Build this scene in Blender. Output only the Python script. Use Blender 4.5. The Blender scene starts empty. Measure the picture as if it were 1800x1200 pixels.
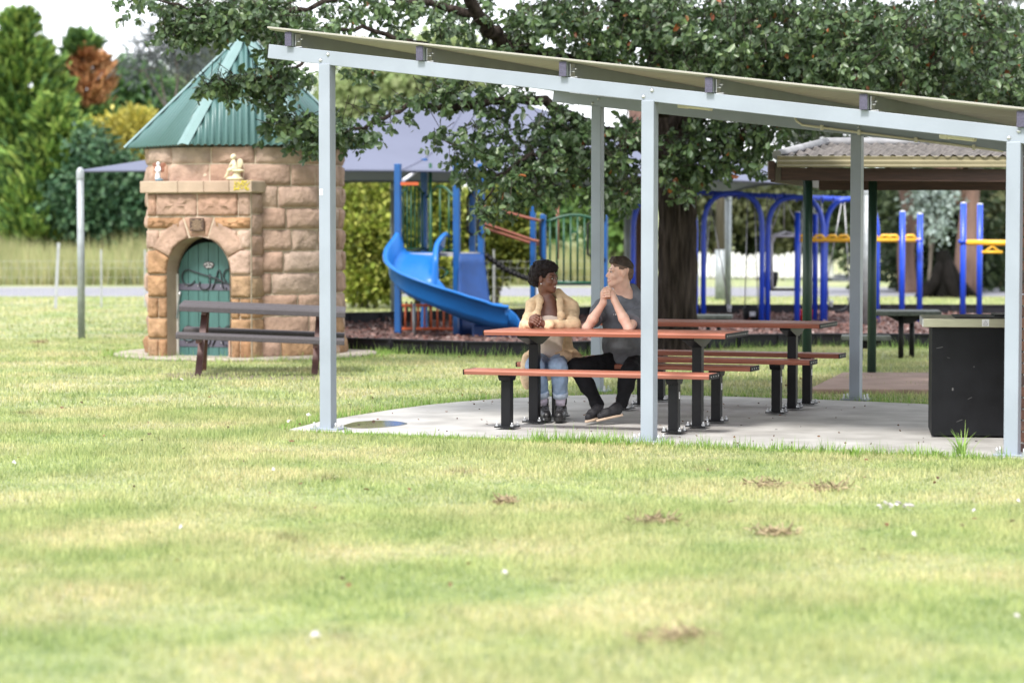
import bpy, math, random
import numpy as np
from mathutils import Vector, Matrix
V = Vector
RN = random.Random(11)
NR = np.random.default_rng(11)
C = bpy.context.scene.collection
F = 4250.0; HC = 1.66; TH = math.atan(195 / F); CT, ST = math.cos(TH), math.sin(TH)
def P(px, py, Y):
    v = (600 - py) / F; t = Y / (CT + v * ST)
    return V(((px - 900) / F * t, Y, HC + t * (-ST + v * CT)))
def G(px, py, z=0.0):
    v = (600 - py) / F; t = (HC - z) / (ST - v * CT)
    return V(((px - 900) / F * t, t * (CT + v * ST), z))

# ---------------------------------------------------------------- materials
def lk(nt, a, b): nt.links.new(a, b)
def M(name, col, rough=.6, metal=0., var=.12, vscale=6., bump=0., bscale=60., spec=.5, pal=None, col2=None,
      stretch=None, trans=0., world=False, detail=4., coat=0., sss=0.):
    m = bpy.data.materials.new(name); m.use_nodes = True; nt = m.node_tree; n = nt.nodes
    b = n['Principled BSDF']; out = n['Material Output']
    b.inputs['Roughness'].default_value = rough; b.inputs['Metallic'].default_value = metal
    b.inputs['Specular IOR Level'].default_value = spec
    if coat: b.inputs['Coat Weight'].default_value = coat; b.inputs['Coat Roughness'].default_value = .15
    if sss:
        b.inputs['Subsurface Weight'].default_value = sss; b.inputs['Subsurface Radius'].default_value = (.01, .004, .002)
        b.inputs['Subsurface Scale'].default_value = .6
    if world: tc = n.new('ShaderNodeNewGeometry').outputs['Position']
    else: tc = n.new('ShaderNodeTexCoord').outputs['Object']
    if stretch:
        mp = n.new('ShaderNodeMapping'); mp.inputs['Scale'].default_value = stretch; lk(nt, tc, mp.inputs['Vector']); tc = mp.outputs[0]
    nz = n.new('ShaderNodeTexNoise'); nz.inputs['Scale'].default_value = vscale; nz.inputs['Detail'].default_value = detail
    lk(nt, tc, nz.inputs['Vector'])
    mr = n.new('ShaderNodeMapRange'); mr.inputs[1].default_value = .3; mr.inputs[2].default_value = .7
    lk(nt, nz.outputs[0], mr.inputs[0])
    mx = n.new('ShaderNodeMix'); mx.data_type = 'RGBA'; lk(nt, mr.outputs[0], mx.inputs[0])
    A, B = mx.inputs[6], mx.inputs[7]
    if pal:
        ge = n.new('ShaderNodeNewGeometry'); cr = n.new('ShaderNodeValToRGB'); cr.color_ramp.interpolation = 'LINEAR'
        e = cr.color_ramp.elements
        while len(e) < len(pal): e.new(.5)
        for i, c in enumerate(pal): e[i].position = i / (len(pal) - 1); e[i].color = (*c, 1)
        lk(nt, ge.outputs['Random Per Island'], cr.inputs[0])
        for k, s in ((A, 1 - var), (B, 1 + var)):
            q = n.new('ShaderNodeMix'); q.data_type = 'RGBA'; q.blend_type = 'MULTIPLY'; q.inputs[0].default_value = 1
            lk(nt, cr.outputs[0], q.inputs[6]); q.inputs[7].default_value = (s, s, s, 1); lk(nt, q.outputs[2], k)
    else:
        A.default_value = (*[c * (1 - var) for c in col], 1)
        B.default_value = (*(col2 if col2 else [c * (1 + var) for c in col]), 1)
    lk(nt, mx.outputs[2], b.inputs['Base Color'])
    if bump:
        n2 = n.new('ShaderNodeTexNoise'); n2.inputs['Scale'].default_value = bscale; n2.inputs['Detail'].default_value = 5
        lk(nt, tc, n2.inputs['Vector'])
        bp = n.new('ShaderNodeBump'); bp.inputs['Strength'].default_value = 1; bp.inputs['Distance'].default_value = bump
        lk(nt, n2.outputs[0], bp.inputs['Height']); lk(nt, bp.outputs[0], b.inputs['Normal'])
    if trans:
        tr = n.new('ShaderNodeBsdfTranslucent'); lk(nt, mx.outputs[2], tr.inputs[0])
        ms = n.new('ShaderNodeMixShader'); ms.inputs[0].default_value = trans
        lk(nt, b.outputs[0], ms.inputs[1]); lk(nt, tr.outputs[0], ms.inputs[2]); lk(nt, ms.outputs[0], out.inputs[0])
    return m

# ---------------------------------------------------------------- objects
def wl(o):
    v = V((0, 0, 0))
    while o is not None: v += o.location; o = o.parent
    return v
def tag(o, label=None, cat=None, group=None, kind=None):
    if label: o['label'] = label
    if cat: o['category'] = cat
    if group: o['group'] = group
    if kind: o['kind'] = kind
    return o
def thing(name, label, cat, loc=(0, 0, 0), group=None):
    o = bpy.data.objects.new(name, None); o.empty_display_size = .2; C.objects.link(o); o.location = loc
    return tag(o, label, cat, group)
def kids(o): return [c for c in bpy.data.objects if c.parent == o]
def dup(o, loc=None, rotz=None, label=None, parent=None):
    c = o.copy(); C.objects.link(c); c.parent = parent
    for ch in kids(o): dup(ch, parent=c)
    if loc is not None: c.location = loc
    if rotz is not None: c.rotation_euler = (0, 0, rotz)
    if label: c['label'] = label
    return c
def link_mesh(name, verts, faces, mats, parent=None, smooth=False, midx=None, bevel=0, origin=None):
    me = bpy.data.meshes.new(name)
    if origin is None: origin = wl(parent) if parent is not None else V((0, 0, 0))
    vv = np.asarray(verts, dtype=np.float64).reshape(-1, 3) - np.array(origin[:])
    if isinstance(faces, np.ndarray):
        nf, k = faces.shape
        me.vertices.add(len(vv)); me.vertices.foreach_set('co', vv.astype(np.float32).ravel())
        me.loops.add(nf * k); me.loops.foreach_set('vertex_index', faces.astype(np.int32).ravel())
        me.polygons.add(nf); me.polygons.foreach_set('loop_start', np.arange(0, nf * k, k, dtype=np.int32))
        me.update(calc_edges=True)
    else:
        me.from_pydata([tuple(x) for x in vv], [], faces)
    if not isinstance(mats, (list, tuple)): mats = [mats]
    for m in mats: me.materials.append(m)
    if midx is not None: me.polygons.foreach_set('material_index', np.asarray(midx, dtype=np.int32))
    if isinstance(smooth, (list, np.ndarray)): me.polygons.foreach_set('use_smooth', np.asarray(smooth, dtype=bool))
    elif smooth: me.polygons.foreach_set('use_smooth', np.ones(len(me.polygons), dtype=bool))
    me.update()
    o = bpy.data.objects.new(name, me); C.objects.link(o)
    if parent is not None: o.parent = parent
    else: o.location = origin
    if bevel:
        md = o.modifiers.new('bevel', 'BEVEL'); md.width = bevel; md.segments = 2; md.limit_method = 'ANGLE'
        md.harden_normals = False
    return o
class MB:
    def __init__(s): s.v = []; s.f = []; s.mi = []; s.sm = []; s.m = 0
    def add(s, vs, fs, smooth=False):
        k = len(s.v); s.v += [tuple(x) for x in vs]
        for f in fs: s.f.append([i + k for i in f]); s.mi.append(s.m); s.sm.append(smooth)
        return s
    def box(s, c, size, ux=(1, 0, 0), uy=(0, 1, 0), uz=None):
        ux = V(ux).normalized(); uy = V(uy).normalized(); uz = V(uz).normalized() if uz else ux.cross(uy).normalized()
        c = V(c); a, b, d = [x / 2 for x in size]
        vs = [c + ux * (a * i) + uy * (b * j) + uz * (d * k) for k in (-1, 1) for j in (-1, 1) for i in (-1, 1)]
        return s.add(vs, [(0, 2, 3, 1), (4, 5, 7, 6), (0, 1, 5, 4), (2, 6, 7, 3), (0, 4, 6, 2), (1, 3, 7, 5)])
    def beam(s, a, b, w, h, up=(0, 0, 1)):
        a, b = V(a), V(b); ux = (b - a).normalized(); sd = V(up).cross(ux).normalized(); u2 = ux.cross(sd)
        return s.box((a + b) / 2, ((b - a).length, w, h), ux, sd, u2)
    def tube(s, pts, r, n=10, cap=True, smooth=True, flat=1.):
        pts = [V(p) for p in pts]; k0 = len(s.v); N = len(pts)
        rr = r if isinstance(r, (list, tuple)) else [r] * N
        t0 = (pts[1] - pts[0]).normalized(); ref = V((0, 0, 1)) if abs(t0.z) < .9 else V((1, 0, 0))
        x = t0.cross(ref).normalized(); vs = []; fs = []
        for i, p in enumerate(pts):
            t = (pts[min(i + 1, N - 1)] - pts[max(i - 1, 0)]).normalized()
            x = (x - t * x.dot(t)).normalized(); y = t.cross(x)
            for j in range(n):
                a = 2 * math.pi * j / n; vs.append(p + (x * math.cos(a) + y * (math.sin(a) * flat)) * rr[i])
        for i in range(N - 1):
            for j in range(n):
                a = i * n + j; b = i * n + (j + 1) % n; fs.append((a, b, b + n, a + n))
        s.add(vs, fs, smooth)
        if cap:
            s.f.append([k0 + n - 1 - j for j in range(n)]); s.mi.append(s.m); s.sm.append(False)
            s.f.append([k0 + (N - 1) * n + j for j in range(n)]); s.mi.append(s.m); s.sm.append(False)
        return s
    def lathe(s, prof, c, n=16, smooth=True, axis=(0, 0, 1)):
        ax = V(axis).normalized(); x = ax.orthogonal().normalized(); y = ax.cross(x); c = V(c); vs = []; fs = []
        for r, z in prof:
            for j in range(n):
                a = 2 * math.pi * j / n; vs.append(c + ax * z + (x * math.cos(a) + y * math.sin(a)) * max(r, 1e-4))
        for i in range(len(prof) - 1):
            for j in range(n):
                a = i * n + j; b = i * n + (j + 1) % n; fs.append((a, b, b + n, a + n))
        return s.add(vs, fs, smooth)
    def prism(s, poly, o, ux, uy, d):
        o, ux, uy = V(o), V(ux), V(uy); d = V(d); n = len(poly)
        vs = [o + ux * a + uy * b for a, b in poly]; vs += [v + d for v in vs]
        nrm = ux.cross(uy); fl = nrm.dot(d) > 0
        ar = sum(poly[i][0] * poly[(i + 1) % n][1] - poly[(i + 1) % n][0] * poly[i][1] for i in range(n))
        fl = fl == (ar > 0)
        f1 = list(range(n)); f2 = [n + i for i in range(n)]
        sd = [(i, (i + 1) % n, n + (i + 1) % n, n + i) for i in range(n)]
        if fl: fs = [f1[::-1], f2] + sd
        else: fs = [f1, f2[::-1]] + [q[::-1] for q in sd]
        return s.add(vs, fs)
    def ball(s, c, r, n=10, sc=(1, 1, 1)):
        c = V(c); vs = []; fs = []; k = n // 2
        for i in range(k + 1):
            th = math.pi * i / k
            for j in range(n):
                a = 2 * math.pi * j / n
                vs.append(c + V((r * sc[0] * math.sin(th) * math.cos(a), r * sc[1] * math.sin(th) * math.sin(a), r * sc[2] * math.cos(th))))
        for i in range(k):
            for j in range(n):
                fs.append((i * n + j, (i + 1) * n + j, (i + 1) * n + (j + 1) % n, i * n + (j + 1) % n))
        return s.add(vs, fs, True)
    def build(s, name, mats, parent=None, bevel=0, origin=None):
        return link_mesh(name, s.v, s.f, mats, parent, s.sm, s.mi, bevel, origin)
def Z(x, y, z=0): return V((x, y, z))

# ---------------------------------------------------------------- camera, world, sun
cd = bpy.data.cameras.new('camera'); cam = bpy.data.objects.new('camera', cd); C.objects.link(cam)
cd.lens = 85; cd.sensor_width = 36; cd.sensor_fit = 'HORIZONTAL'; cd.clip_end = 2000; cd.clip_start = .1
cam.location = (0, 0, HC); cam.rotation_euler = (math.pi / 2 - TH, 0, 0)
cd.dof.use_dof = True; cd.dof.focus_distance = 20.7; cd.dof.aperture_fstop = 1.8; cd.dof.aperture_blades = 0
sc = bpy.context.scene; sc.camera = cam
w = bpy.data.worlds.new('World'); sc.world = w; w.use_nodes = True
nt = w.node_tree; n = nt.nodes; bg = n['Background']
SUN_EL, SUN_AZ = math.radians(52), math.radians(205)
sky = n.new('ShaderNodeTexSky'); sky.sky_type = 'NISHITA'; sky.sun_disc = False; sky.sun_elevation = SUN_EL; sky.sun_rotation = SUN_AZ
sky.air_density = 1; sky.dust_density = 2
tc = n.new('ShaderNodeTexCoord'); cn = n.new('ShaderNodeTexNoise'); cn.inputs['Scale'].default_value = 2.2; cn.inputs['Detail'].default_value = 6
mp = n.new('ShaderNodeMapping'); mp.inputs['Scale'].default_value = (1, 1, 2.5); lk(nt, tc.outputs['Generated'], mp.inputs[0]); lk(nt, mp.outputs[0], cn.inputs['Vector'])
mr = n.new('ShaderNodeMapRange'); mr.inputs[1].default_value = .3; mr.inputs[2].default_value = .7; mr.inputs[3].default_value = .72; mr.inputs[4].default_value = .97
lk(nt, cn.outputs[0], mr.inputs[0])
mx = n.new('ShaderNodeMix'); mx.data_type = 'RGBA'; lk(nt, mr.outputs[0], mx.inputs[0]); lk(nt, sky.outputs[0], mx.inputs[6]); mx.inputs[7].default_value = (8.6, 8.8, 9.3, 1)
lk(nt, mx.outputs[2], bg.inputs[0]); bg.inputs[1].default_value = .1
sd = bpy.data.lights.new('sun', 'SUN'); sd.energy = 2.0; sd.angle = math.radians(12); sd.color = (1, .96, .9)
so = bpy.data.objects.new('sun', sd); C.objects.link(so)
sdir = V((math.sin(SUN_AZ) * math.cos(SUN_EL), math.cos(SUN_AZ) * math.cos(SUN_EL), math.sin(SUN_EL)))
so.rotation_euler = (-sdir).to_track_quat('-Z', 'Y').to_euler(); so.location = (0, 0, 30)
sc.view_settings.view_transform = 'Standard'; sc.view_settings.look = 'None'; sc.view_settings.exposure = 1.36; sc.view_settings.gamma = 1
sc.cycles.max_bounces = 6; sc.cycles.diffuse_bounces = 3; sc.cycles.glossy_bounces = 3; sc.cycles.transmission_bounces = 4
sc.cycles.caustics_reflective = False; sc.cycles.caustics_refractive = False
sc.cycles.use_denoising = True
# ================================================================ picnic shelter
mGrey = M('shelter_paint', (.285, .322, .372), .42, var=.09, vscale=2.2, bump=.0006, bscale=180, detail=8)
mGreyD = M('shelter_purlin_paint', (.27, .30, .30), .5, var=.06, vscale=4)
mCap = M('purlin_cap', (.075, .07, .11), .7, var=.5, vscale=160)
mCream = M('roof_cream', (.36, .345, .295), .5, var=.05, vscale=2)
mZinc = M('zinc', (.6, .61, .62), .35, metal=.8, var=.15, vscale=30)
mFix = M('light_cream', (.68, .64, .5), .4, var=.04)
mWhite = M('white_label', (.8, .8, .8), .5, var=.03)
mInk = M('ink', (.08, .08, .09), .6, var=.05)
dS = V((math.cos(math.radians(24.1)), -math.sin(math.radians(24.1)), 0)); nS = V((-dS.y, dS.x, 0))
p1 = G(577, 757.5); p3 = G(1779, 804); p2 = (p1 + p3) / 2
dS = (p3 - p1).normalized(); nS = V((-dS.y, dS.x, 0)); L13 = (p3 - p1).length
b1 = G(1050, 690); b2 = G(1504, 705.5)
zf = lambda s: 3.02 + (P(1779, 251, p3.y).z - 3.02) * s / L13     # underside of the front beam
shel = thing('picnic_shelter', 'open picnic shelter with grey steel posts and sloping cream sheet roof', 'shelter', p1)
def post(b, ztop, w=.105, sticker=None):
    m = MB(); m.box(b + V((0, 0, ztop / 2 + .012)), (w, w, ztop - .012), dS, nS)
    o = m.build('post', mGrey, shel, .006)
    m = MB(); m.box(b + V((0, 0, .022)), (.26, .17, .014), dS, nS); m.build('base_plate', mGrey, o, .003)
    for i in (-1, 1):
        for j in (-1, 1):
            m = MB(); c = b + dS * (.1 * i) + nS * (.055 * j)
            m.tube([c + V((0, 0, .029)), c + V((0, 0, .075))], .009, 8); m.tube([c + V((0, 0, .029)), c + V((0, 0, .046))], .017, 6, smooth=False)
            m.build('bolt', mZinc, o)
    return o
q1 = post(p1, zf(0)); q2 = post(p2, zf(L13 / 2)); q3 = post(p3, zf(L13))
m = MB(); c = p1 - nS * .0535; c.z = P(571, 338, p1.y).z
m.box(c - dS * .03, (.032, .002, .05), dS, nS); o = m.build('sticker', mWhite, q1)
m = MB()
for k in range(4): m.box(c - dS * .03 - nS * .0018 + V((0, 0, .014 - k * .008)), (.018 - .003 * (k % 2), .0012, .002), dS, nS)
m.build('sticker_print', M('pale_print', (.5, .45, .45), .6), o)
zb1 = P(1050, 188, b1.y).z; zb2 = P(1504, 238, b2.y).z; dB = (b2 - b1).normalized(); LB = (b2 - b1).length
zb = lambda s: zb1 + (zb2 - zb1) * s / LB
dS0 = dS; q4 = post(b1, zb1); q5 = post(b2, zb2)
HB = .115
def fp(s, up=0, nn=0): return p1 + dS * s + nS * nn + V((0, 0, zf(s) + up))
m = MB(); m.beam(fp(-.53, HB / 2), fp(6.5, HB / 2), .09, HB); fb = m.build('beam', mGrey, shel, .004)
def boltface(c, nrm, par):
    m = MB(); m.lathe([(.0, .014), (.008, .013), (.013, .006), (.017, .0)], c, 10, axis=nrm); m.build('bolt', mZinc, par)
for s in (0, L13 / 2, L13):
    boltface(fp(s - .035, .03, -.046), -nS, fb); boltface(fp(s + .035, .085, -.046), -nS, fb)
def bpnt(s, up=0, nn=0): return b1 + dB * s + V((-dB.y, dB.x, 0)) * nn + V((0, 0, zb(s) + up))
m = MB(); m.beam(bpnt(-.49, HB / 2), bpnt(6.2, HB / 2), .09, HB); bb = m.build('beam', mGrey, shel, .004)
for s in (0, LB): boltface(bpnt(s - .035, .03, -.046), -nS, bb); boltface(bpnt(s + .03, .08, -.046), -nS, bb)
# purlins
def s_of_px(px):
    k = (px - 900) / F; return (k * p1.y - p1.x) / (dS.x - k * dS.y)
PH = .115; SB = (b1 - p1).dot(dS); NB = (b1 - p1).dot(nS)
def roofpt(s, nn, up):   # point above the purlin tops; linear blend between the two beams
    t = nn / NB; za = zf(s); zbk = zb(s - SB); return p1 + dS * s + nS * nn + V((0, 0, za + (zbk - za) * t + HB + up))
for px in (513, 742, 992, 1247, 1517, 1792):
    s = s_of_px(px + 4)
    m = MB(); a = roofpt(s, -.075, PH / 2 + .001); b = roofpt(s, NB + .5, PH / 2 + .001); m.beam(a, b, .06, PH, ); pu = m.build('purlin', mGreyD, shel, .003)
    m = MB(); m.beam(a - nS * .012, a - nS * .0005, .062, PH + .002); m.build('end_cap', mCap, pu, .003)
    m = MB(); e = roofpt(s + .045, .005, .06); m.box(e, (.006, .09, .1), dS, nS)
    for k in (-.02, .025): m.tube([e + nS * k + V((0, 0, .012 * (1 if k > 0 else -1))), e + nS * k + dS * .03 + V((0, 0, .012 * (1 if k > 0 else -1)))], .008, 8)
    m.box(roofpt(s + .075, .005, .006), (.06, .09, .006), dS, nS)
    m.build('cleat', mZinc, pu)
# roof sheet: ribs run down the slope
nn = np.linspace(-.11, NB + .7, 320); rib = .012 * (np.abs(((nn / .19) % 1) - .5) < .12) + .002 * np.sin(nn / .035 * 6.283)
vs = []; fs = []
for k, z in enumerate((.0, .012)):
    for s in (-.50, 2.2, 6.9):
        for i, q in enumerate(nn): vs.append(roofpt(s, float(q), PH + .004 + float(rib[i]) + z))
N = len(nn)
for k in (0, 1):
    for a in (0, 1):
        for i in range(N - 1):
            x = (k * 3 + a) * N + i; f = (x, x + 1, x + 1 + N, x + N); fs.append(f if k == 0 else f[::-1])
for a in (0, 1):
    x = a * N; fs.append((x, x + N, x + 4 * N, x + 3 * N)); x = a * N + N - 1; fs.append((x + N, x, x + 3 * N, x + 4 * N))
for i in range(N - 1): fs.append((i + 1, i, 3 * N + i, 3 * N + i + 1)); fs.append((2 * N + i, 2 * N + i + 1, 5 * N + i + 1, 5 * N + i))
link_mesh('roof_sheet', vs, fs, mCream, shel)
for px, py in ((1222, 188), (1684, 242)):
    m = MB(); c = P(px, py, p1.y - .408 * s_of_px(px) + .3); m.box(c, (.27, .09, .035), (dS - V((0, 0, .127))).normalized(), nS); o = m.build('light_fitting', mFix, shel, .01)
    m = MB(); m.box(c - (dS - V((0, 0, .127))).normalized() * .1 + V((0, 0, .0)), (.06, .1, .045), (dS - V((0, 0, .127))).normalized(), nS); m.build('end_box', mFix, o, .006)
m = MB(); pts = [P(1398, 205, b1.y - 1.05), P(1402, 213, b1.y - 1.06), P(1412, 220, b1.y - 1.1), P(1430, 222.5, b1.y - 1.15), P(1765, 266, b1.y - 1.95)]
pts = [p - nS * .03 for p in pts]; m.tube(pts, .012, 8); cdt = m.build('conduit', mFix, shel)
for t in (.05, .25, .55, .85):
    m = MB(); c = pts[3].lerp(pts[4], t); m.box(c, (.03, .03, .05), dS, nS); m.build('saddle', mFix, cdt, .004)

# ================================================================ picnic tables and benches under the shelter
mWood = M('red_wood', (.36, .125, .08), .38, var=.14, vscale=3, stretch=(1.5, 30, 30), bump=.0006, bscale=30, spec=.6)
mDark = M('charcoal_steel', (.008, .008, .0095), .4, var=.15, vscale=8, spec=.22)
mCapD = M('black_end', (.008, .008, .009), .6, var=.2, spec=.25)
angT = math.radians(-20.0); dT = V((math.cos(angT), math.sin(angT), 0)); nT = V((-dT.y, dT.x, 0))
def plank_top(root, L, W, zt, npl, holes=True):
    th = .042; g = .006; pw = (W - g * (npl - 1)) / npl; m = MB()
    for i in range(npl):
        y = -W / 2 + pw / 2 + i * (pw + g); h = pw / 2
        lip = .012
        prof = [(-h, -th * .35), (-h + lip, -th), (h - lip, -th), (h, -th * .35), (h, -.012), (h - .012, 0), (-h + .012, 0), (-h, -.012)]
        m.prism([(a + y, b) for a, b in prof], V((-L / 2, 0, zt)), V((0, 1, 0)), V((0, 0, 1)), V((L, 0, 0)))
    t = m.build('table_top' if W > .5 else 'seat', mWood, root, .003)
    for sgn in (-1, 1):
        m = MB(); m.box((sgn * (L / 2 + .004), 0, zt - th / 2), (.008, W + .004, th + .002)); e = m.build('end_cap', mCapD, t, .002)
        m = MB()
        for i in range(npl * 2):
            y = -W / 2 + (i + .5) * W / (npl * 2); m.tube([(sgn * (L / 2 + .008), y, zt - th / 2), (sgn * (L / 2 + .0105), y, zt - th / 2)], .0055, 8)
        m.build('screws', mZinc, e)
    return t
def pedestal(root, x, zt, w, W, label):
    m = MB(); m.box((x, 0, zt / 2), (w, w, zt - .012)); lg = m.build('leg', mDark, root, .004)
    m = MB(); hw = W / 2 - .06; m.prism([(-hw, 0), (-hw, -.02), (-w * .7, -.085 if W > .5 else -.05), (w * .7, -.085 if W > .5 else -.05), (hw, -.02), (hw, 0)], V((x - w * .62, 0, zt)), V((0, 1, 0)), V((0, 0, 1)), V((w * 1.24, 0, 0)))
    m.build('bracket', mDark, lg, .003)
    m = MB(); m.box((x, 0, .006), (.17, .17, .012)); bp = m.build('base_plate', mDark, lg, .002)
    for i in (-1, 1):
        for j in (-1, 1):
            m = MB(); c = V((x + .066 * i, .066 * j, .012)); m.tube([c, c + V((0, 0, .016))], .014, 6, smooth=False); m.tube([c + V((0, 0, .016)), c + V((0, 0, .032))], .007, 8); m.build('bolt', mZinc, bp)
    if label:
        m = MB(); m.box((x + w / 2 + .001, 0.008, zt * .68), (.002, .03, .055)); o = m.build('label_sticker', mWhite, lg)
        m = MB()
        for k in range(4): m.box((x + w / 2 + .0025, .008 + .004 * (k % 2), zt * .68 + .016 - k * .01), (.0012, .018 - .003 * (k % 2), .004))
        m.build('label_print', M('label_ink', (.25, .25, .27), .6), o)
def mk_table(label, lab):
    t = thing('picnic_table', label, 'table'); plank_top(t, 2.1, .72, .79, 5)
    for x in (-.72, .72): pedestal(t, x, .748, .082, .72, lab and x > 0)
    return t
def mk_bench(label, lab):
    t = thing('bench', label, 'bench'); plank_top(t, 2.1, .29, .48, 2)
    for x in (-.72, .72): pedestal(t, x, .438, .082, .29, lab and x > 0)
    return t
ZS = .03
C1 = V((.87, 20.33, ZS)); C2 = V((1.90, 22.42, ZS))
tb = mk_table('red slatted picnic table with the two people leaning on it', False); tb['group'] = 'red picnic tables under the shelter'
tb.location = C1; tb.rotation_euler = (0, 0, angT)
dup(tb, C2, angT, 'empty red slatted picnic table standing behind the occupied one')
be = mk_bench('empty red bench in front of the occupied table, nearest the lawn', True); be['group'] = 'red benches beside the picnic tables'
be.location = C1 - nT * .6 - dT * .03; be.rotation_euler = (0, 0, angT)
dup(be, C1 + nT * .6, angT, 'red bench on which the woman and the man sit')
dup(be, C2 - nT * .6, angT, 'empty red bench between the two picnic tables, behind the seated people')
dup(be, C2 + nT * .6, angT, 'red bench on the far side of the empty picnic table, nearest the tree')

# ================================================================ barbecue and brick wall
mBBQ = M('bbq_black', (.0065, .007, .0085), .5, spec=.2, var=.35, vscale=5, bump=.0008, bscale=120)
mSteel = M('bbq_steel', (.42, .41, .30), .35, metal=.55, var=.08, vscale=12, stretch=(1, 1, 12))
mLip = M('bbq_lip', (.7, .7, .7), .3, metal=.6)
q = G(1637, 765, ZS); dQ = V((math.cos(math.radians(-8)), math.sin(math.radians(-8)), 0)); nQ = V((-dQ.y, dQ.x, 0))
bq = thing('barbecue', 'black public barbecue cabinet with steel top behind the right post', 'barbecue', q)
BL, BD = 1.05, .8
m = MB(); m.box(q + dQ * BL / 2 + nQ * BD / 2 + V((0, 0, .43)), (BL, BD, .86), dQ, nQ); m.build('cabinet', mBBQ, bq, .004)
m = MB(); m.box(q + dQ * (BL / 2 - .02) + nQ * (BD / 2) + V((0, 0, .897)), (BL + .1, BD + .07, .07), dQ, nQ); tp = m.build('steel_top', mSteel, bq, .008)
m = MB(); m.box(q - dQ * .073 - nQ * (.0) + nQ * BD / 2 + V((0, 0, .897)), (.006, BD + .06, .062), dQ, nQ); m.build('end_trim', mLip, tp)
m = MB(); m.box(q + dQ * (BL / 2 + .1) + nQ * (BD / 2) + V((0, 0, .936)), (BL - .16, BD - .1, .012), dQ, nQ); m.box(q + dQ * (BL / 2 + .25) + nQ * (BD / 2 + .08) + V((0, 0, .949)), (BL - .5, BD - .3, .014), dQ, nQ); m.build('hotplate', mDark, tp, .003)
lc = q + dQ * .415 - nQ * .0355 + V((0, 0, .9))
m = MB(); m.box(lc, (.056, .003, .056), dQ, nQ); ls = m.build('warning_label', mWhite, tp)
for du, dz, wd_, hh_, sl_ in ((.165, .37, .012, .022, 0), (.06, .70, .05, .004, .2), (.30, .30, .035, .003, .5), (.13, .62, .02, .003, -.3), (.33, .55, .008, .008, 0), (.22, .12, .05, .003, .4)):
    m = MB(); m.box(q + dQ * du - nQ * .001 + V((0, 0, dz)), (wd_, .002, hh_), dQ + V((0, 0, sl_)), nQ); m.build('paint_chip', M('chip', (.10, .10, .10), .8), bq)
m = MB(); a = lc - nQ * .0025
for u1, v1, u2, v2 in ((-.018, -.014, .018, -.014), (-.018, -.014, 0, .017), (.018, -.014, 0, .017), (-.006, -.01, -.003, .0), (.006, -.01, .003, .0), (-.016, -.022, .016, -.022)):
    m.beam(a + dQ * u1 + V((0, 0, v1)), a + dQ * u2 + V((0, 0, v2)), .0012, .003, nQ)
m.build('warning_symbol', mInk, ls)
mBrick = M('brick', None, .85, pal=[(.10, .05, .035), (.16, .075, .05), (.07, .045, .04), (.20, .10, .065)], var=.25, vscale=30, bump=.002, bscale=80)
mMort = M('mortar', (.33, .31, .29), .9, var=.1, vscale=30)
bw0 = P(1789, 800, 17.95); bw0.z = 0
wallb = thing('brick_wall', 'dark brown brick wall at the right end of the shelter', 'wall', bw0)
m = MB(); m.m = 1; m.box(bw0 + dS * .78 + nS * .5 + V((0, 0, 1.14)), (1.5, .99, 2.28), dS, nS); m.m = 0
zc = 0.0; row = 0
while zc < 2.24:
    tooth = -.012 if row % 2 else .012
    for k in range(7):
        x0 = tooth + (0 if row % 2 else -.12) + k * .24; x1 = x0 + .23
        x0 = max(x0, tooth); x1 = min(x1, 1.53)
        if x1 - x0 > .04: m.box(bw0 + dS * (x0 + x1) / 2 + V((0, 0, zc + .038)) + nS * .05, (x1 - x0, .11, .072), dS, nS)
    for k in range(5):
        y0 = .115 + (0 if row % 2 else .0) + k * .24; m.box(bw0 + dS * (tooth + .055) + nS * (y0 + .11) + V((0, 0, zc + .038)), (.11, .21, .072), dS, nS)
    zc += .085; row += 1
m.build('brickwork', [mBrick, mMort], wallb, .003)
# ================================================================ sandstone hut
mStone = M('sandstone', None, .9, pal=[(0.336, 0.223, 0.168), (0.370, 0.256, 0.197), (0.403, 0.286, 0.227), (0.353, 0.218, 0.155), (0.386, 0.294, 0.239), (0.319, 0.197, 0.139), (0.420, 0.315, 0.252)], var=.24, vscale=5, bump=.022, bscale=16, spec=.2, world=True)
mRust = M('rust_sandstone', None, .9, pal=[(0.319, 0.181, 0.097), (0.361, 0.227, 0.130), (0.277, 0.155, 0.084), (0.361, 0.252, 0.160)], var=.3, vscale=6, bump=.024, bscale=16, spec=.2, world=True)
mJoint = M('lime_mortar', (.50, .42, .32), .95, var=.12, vscale=8, bump=.004, bscale=60, world=True)
mDress = M('dressed_sandstone', None, .85, pal=[(0.386, 0.286, 0.210), (0.420, 0.328, 0.244), (0.370, 0.260, 0.193)], var=.14, vscale=4, bump=.004, bscale=50, world=True)
hc = P(433, 600, 32.25); hc.z = 0
hut = thing('stone_hut', 'round sandstone hut with arched teal door and green pointed metal roof', 'hut', hc)
RH = 1.285; HH = 2.79; NC = 10; CHh = HH / NC
toCam = (V((0, 0, 0)) - hc); toCam.z = 0; toCam.normalize(); left = V((toCam.y, -toCam.x, 0)) * -1
if left.x > 0: left = -left
aP = math.radians(26); nP = (toCam * math.cos(aP) + left * math.sin(aP)).normalized(); uP = V((-nP.y, nP.x, 0))     # uP runs to the right in the picture
if uP.x < 0: uP = -uP
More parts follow.
